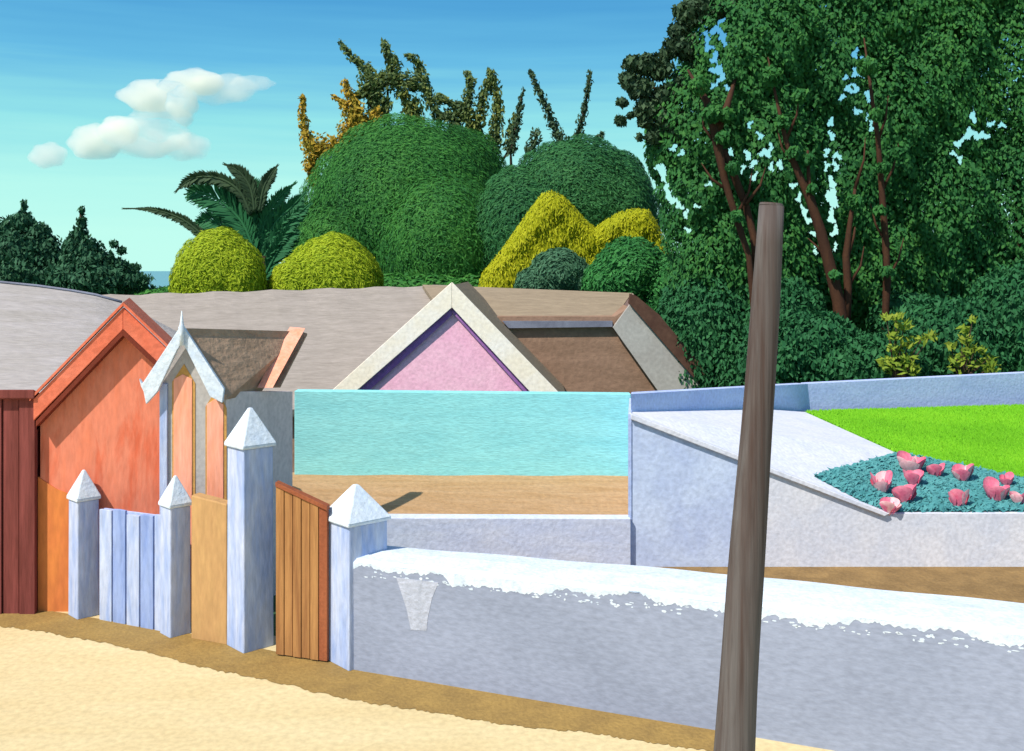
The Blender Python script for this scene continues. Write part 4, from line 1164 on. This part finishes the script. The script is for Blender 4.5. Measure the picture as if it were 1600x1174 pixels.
# 2: forked tree
Y = 31
cv = crown([blob(1260, 110, 120, 150, Y, 2.4), blob(1280, 300, 110, 150, Y, 2.2), blob(1350, 200, 100, 150, Y, 2.2), blob(1230, 400, 110, 120, Y, 2.2), blob(1320, 20, 150, 110, Y, 2.2), blob(1330, 420, 100, 110, Y, 2)],
           115000, 0.17, 0.095, jitter=.5, core=0, volume=.45, holes=HO, lump=.08, front=False)
t = thing('tall_tree', 'tall tree with a red-brown trunk forking low into two limbs', 'tree', base_of(1318, 27), tallgroup)
Yt_ = 27
mb = MB().tube([base_of(1318, Yt_), P(1318, 530, Yt_), P(1310, 470, Yt_), P(1295, 410, Yt_), P(1282, 360, Yt_), P(1265, 310, Yt_), P(1245, 265, Yt_), P(1228, 220, Yt_), P(1212, 150, Yt_), P(1200, 90, Yt_ + 1)], [.24, .20, .17, .16, .14, .12, .09, .065, .04, .02])
mb.tube([P(1322, 520, Yt_), P(1325, 450, Yt_), P(1322, 400, Yt_), P(1328, 350, Yt_), P(1336, 295, Yt_)], [.12, .11, .10, .07, .04])
mb.tube([P(1275, 330, Yt_), P(1264, 290, Yt_), P(1262, 235, Yt_)], [.07, .06, .03])
mb.tube([P(1322, 410, Yt_), P(1334, 370, Yt_), P(1336, 355, Yt_)], [.06, .04, .02])
for pts_ in ([(1228, 220), (1245, 180), (1250, 140)], [(1245, 265), (1222, 232), (1214, 200)], [(1336, 295), (1350, 250), (1352, 215)], [(1325, 450), (1345, 415), (1350, 385)], [(1295, 410), (1276, 385), (1262, 372)]):
    mb.tube([P(a, b_, Yt_ + .05 * k) for k, (a, b_) in enumerate(pts_)], [.05, .03, .01])
part('trunk', mb, M['bark'], t, smooth=True)
npart('crown', cv[0], cv[1], L_big, t)
# 3: slim tree
Y = 31.5
cv = crown([blob(1430, 120, 120, 170, Y, 2.4), blob(1440, 320, 110, 170, Y, 2.2), blob(1400, 440, 100, 120, Y, 2.0), blob(1440, 0, 140, 90, Y, 2.2)],
           95000, 0.17, 0.095, jitter=.5, core=0, volume=.45, holes=HO, lump=.08, front=False)
t = thing('tall_tree', 'tall tree on a single slim straight dark red trunk', 'tree', base_of(1384, 27.4), tallgroup)
Yt_ = 27.4
mb = MB()
for pts_ in ([(1378, 300), (1396, 262), (1404, 225)], [(1372, 220), (1384, 185), (1388, 150)], [(1384, 380), (1368, 350), (1360, 318)], [(1386, 440), (1404, 405), (1412, 372)]):
    mb.tube([P(a, b_, Yt_ + .05 * k) for k, (a, b_) in enumerate(pts_)], [.045, .03, .01])
part('trunk', mb.tube([base_of(1384, Yt_), P(1384, 480, Yt_), P(1386, 440, Yt_), P(1384, 380, Yt_), P(1378, 300, Yt_), P(1372, 220, Yt_), P(1362, 150, Yt_), P(1350, 60, Yt_ + .8)], [.13, .10, .11, .10, .085, .07, .05, .02]), M['bark'], t, smooth=True)
npart('crown', cv[0], cv[1], L_big, t)
# 4: right edge tree
Y = 32
cv = crown([blob(1560, 120, 130, 190, Y, 2.6), blob(1570, 340, 130, 190, Y, 2.4), blob(1520, 480, 130, 120, Y, 2.2), blob(1580, 0, 150, 90, Y, 2.2), blob(1680, 250, 100, 300, Y, 2.4)],
           115000, 0.17, 0.095, jitter=.5, core=0, volume=.45, holes=HO, lump=.08, front=False)
p_, r_ = stem_to(1590, 200, 31.0, .25, .1)
tree('tall_tree', 'dense dark green tall tree filling the right edge', 'tree', p_[0], p_, r_, cv, L_big, M['bark'], tallgroup)
# leaf sprigs growing out over the upper trunks
for tr_, sp_ in (('tall_tree', ((1112, 178, 15), (1128, 215, 10), (1092, 135, 16), (1146, 262, 11), (1136, 180, 12), (1150, 338, 9))),
                 ('tall_tree.001', ((1205, 120, 16), (1222, 190, 11), (1238, 238, 9), (1268, 296, 8), (1334, 315, 11), (1262, 250, 9), (1302, 430, 8), (1250, 150, 12))),
                 ('tall_tree.002', ((1356, 105, 15), (1368, 180, 9), (1380, 262, 8), (1374, 330, 8), (1398, 240, 10), (1386, 425, 8)))):
    cv = crown([blob(a, b_, r_, r_ * .9, 26.9, .35) for a, b_, r_ in sp_], 190 * len(sp_), .17, .095, jitter=.8, core=0, volume=.6, lump=.1, front=False)
    npart('leaf_sprigs', cv[0], cv[1], L_big, bpy.data.objects[tr_])
# undergrowth bushes between the trunks and the blue wall
def ubush(label, bl, n, m, L=.24, W=.12, core=.85):
    b0 = bl[0]
    t_ = thing('undergrowth_bush', label, 'bush', (b0[0], b0[1], gz(b0[0], b0[1])), 'bushes behind the blue wall')
    cv = crown(bl, n, L, W, jitter=.7, core=core, shell=(.85, 1.08), lump=.06, volume=.1)
    npart('foliage', cv[0], cv[1], m, t_)
L_under = leafmat('undergrowth_leaves', [(0.017, 0.098, 0.039), (0.025, 0.132, 0.047), (0.038, 0.166, 0.056)], 0.15, .8)
ubush('dark green bush between the brown rake board and the leaning pole', [blob(1110, 540, 90, 110, 29.5, 1.8), blob(1150, 470, 70, 90, 30, 1.6), blob(1090, 470, 50, 60, 30, 1.4), blob(1180, 590, 90, 90, 28.4, 1.4)], 26000, L_under, .18, .09)
ubush('dark green bush right of the pole under the forked trunk', [blob(1260, 560, 100, 70, 25.5, 1.2), blob(1230, 500, 60, 60, 28, 1.0), blob(1350, 580, 100, 55, 25, 1.2)], 24000, L_under, .18, .09)
ubush('dark bushes massed under the right edge tree', [blob(1480, 560, 110, 90, 26, 1.5), blob(1590, 540, 90, 120, 26, 1.5), blob(1680, 540, 90, 130, 26, 1.5), blob(1420, 520, 60, 60, 28, 1.2)], 26000, L_under, .18, .09)
# backing evergreens so that no bright ground shows under the crowns
Y = 36
cv = crown([blob(1150, 520, 130, 120, Y, 2), blob(1330, 500, 150, 110, Y, 2), blob(1520, 500, 150, 120, Y, 2), blob(1700, 480, 130, 200, Y, 2)], 20000, .3, .15, jitter=.7, core=.9, lump=.08)
p_, r_ = stem_to(1330, 520, Y, .25, .15)
tree('backing_tree', 'dense evergreen thicket tree behind the red trunks', 'tree', p_[0], p_, r_, cv, L_under, M['barkdark'])
# lime sprays
def spray_bush(label, spots, Y, n=16):
    b = P(spots[0][0], 590, Y)
    t_ = thing('lime_shrub', label, 'shrub', (b.x, b.y, 0.75), 'lime shrubs behind the blue wall')
    mb = MB(); c = []; fl_ = []
    for (a, b_, r_) in spots:
        mb.tube([Vector((b.x, b.y, .75)), P((spots[0][0] + a) / 2, (b_ + 600) / 2, Y), P(a, b_, Y)], [.03, .02, .01], 5)
        for k in range(int(n * r_ / 6)):
            ang = random.uniform(0, 6.28); q = math.sqrt(random.random()) * r_
            p = P(a + q * math.cos(ang), b_ + q * math.sin(ang) * .7, Y + random.uniform(-.3, .3)); c.append(tuple(p)); fl_.append((math.cos(ang), 0, .6))
    part('stems', mb, M['barkdark'], t_, smooth=True)
    c = np.array(c); v, f = leaf_quads(c, rng.normal(size=c.shape) + np.array([-.5, -1, .6]), np.full(len(c), .2), np.full(len(c), .08), np.array(fl_))
    npart('foliage', v, f, L_lime, t_)
spray_bush('lime green sprays of a shrub just above the blue wall, left of a sparser one', [(1400, 572, 22), (1385, 568, 14), (1418, 560, 14), (1400, 545, 13), (1420, 535, 12), (1398, 525, 10), (1412, 508, 12), (1400, 495, 9), (1440, 530, 10), (1455, 525, 8), (1425, 578, 14), (1385, 495, 6)], 23.5)
spray_bush('sparse lime and ochre sprays of a shrub near the right edge above the blue wall', [(1500, 572, 18), (1495, 560, 12), (1515, 550, 12), (1510, 530, 10), (1530, 570, 14), (1545, 560, 10), (1550, 575, 14), (1525, 545, 9), (1505, 515, 8), (1485, 540, 8), (1520, 500, 7), (1535, 548, 8)], 23.8, n=12)

# ------------------------------------------------------------------ clouds: real volumes far away
def cloud(label, ells, dens, seed, tint=(1.0, 0.985, 0.93)):
    Yc = 420.0
    m = bpy.data.materials.new('cloud_vapour'); m.use_nodes = True
    n = m.node_tree.nodes; l = m.node_tree.links
    n.remove(n['Principled BSDF'])
    pv = n.new('ShaderNodeVolumePrincipled')
    pv.inputs['Color'].default_value = (*tint, 1); pv.inputs['Anisotropy'].default_value = 0.1
    tc_ = n.new('ShaderNodeTexCoord')
    no = n.new('ShaderNodeTexNoise'); no.inputs['Scale'].default_value = 0.09; no.inputs['Detail'].default_value = 4
    l.new(tc_.outputs['Object'], no.inputs['Vector'])
    mr = n.new('ShaderNodeMapRange'); mr.inputs[1].default_value = .40; mr.inputs[2].default_value = .62; mr.inputs[3].default_value = 0.15; mr.inputs[4].default_value = dens
    l.new(no.outputs[0], mr.inputs[0])
    mul = n.new('ShaderNodeMath'); mul.operation = 'MULTIPLY'; mul.inputs[1].default_value = 1.0
    l.new(mr.outputs[0], mul.inputs[0]); l.new(mul.outputs[0], pv.inputs['Density'])
    l.new(pv.outputs[0], n['Material Output'].inputs['Volume'])
    m.cycles.volume_sampling = 'DISTANCE' if hasattr(m.cycles, 'volume_sampling') else None
    rd = np.random.default_rng(seed)
    vs, fs, o_ = [], [], 0
    c0 = P(ells[0][0], ells[0][1], Yc)
    for (px, py, rx, rz) in ells:
        p = P(px, py, Yc); a = rx / F * Yc; b = rz / F * Yc
        v, f = sphere_quads((0, 0, 0), (1, 1, 1), 40, 24)
        ph = rd.uniform(0, 6.28, 4)
        s = 1 + .10 * np.sin(v[:, 0] * 6 + ph[0]) * np.sin(v[:, 2] * 5 + ph[1]) + .06 * np.sin(v[:, 0] * 13 + v[:, 2] * 9 + ph[2]) * np.cos(v[:, 1] * 11 + ph[3])
        v = v * s[:, None] * np.array([a, (a * b) ** .5 * .7, b]) + np.array(p)
        vs.append(v); fs.append(f + o_); o_ += len(v)
    o = npart('cloud', np.concatenate(vs) - np.array(c0), np.concatenate(fs), m, None)
    o.location = c0
    o['kind'] = 'stuff'
    return o
cloud('', [(75, 243, 30, 20)], 0.22, 1)
cloud('', [(150, 222, 42, 28), (185, 205, 32, 24)], 0.30, 2)
cloud('', [(240, 150, 55, 26), (300, 130, 50, 22), (285, 160, 26, 26)], 0.26, 3)
cloud('', [(345, 140, 60, 24), (225, 215, 75, 32), (250, 190, 50, 30)], 0.035, 4)
cloud('', [(395, 130, 34, 12), (290, 230, 40, 22)], 0.02, 5)
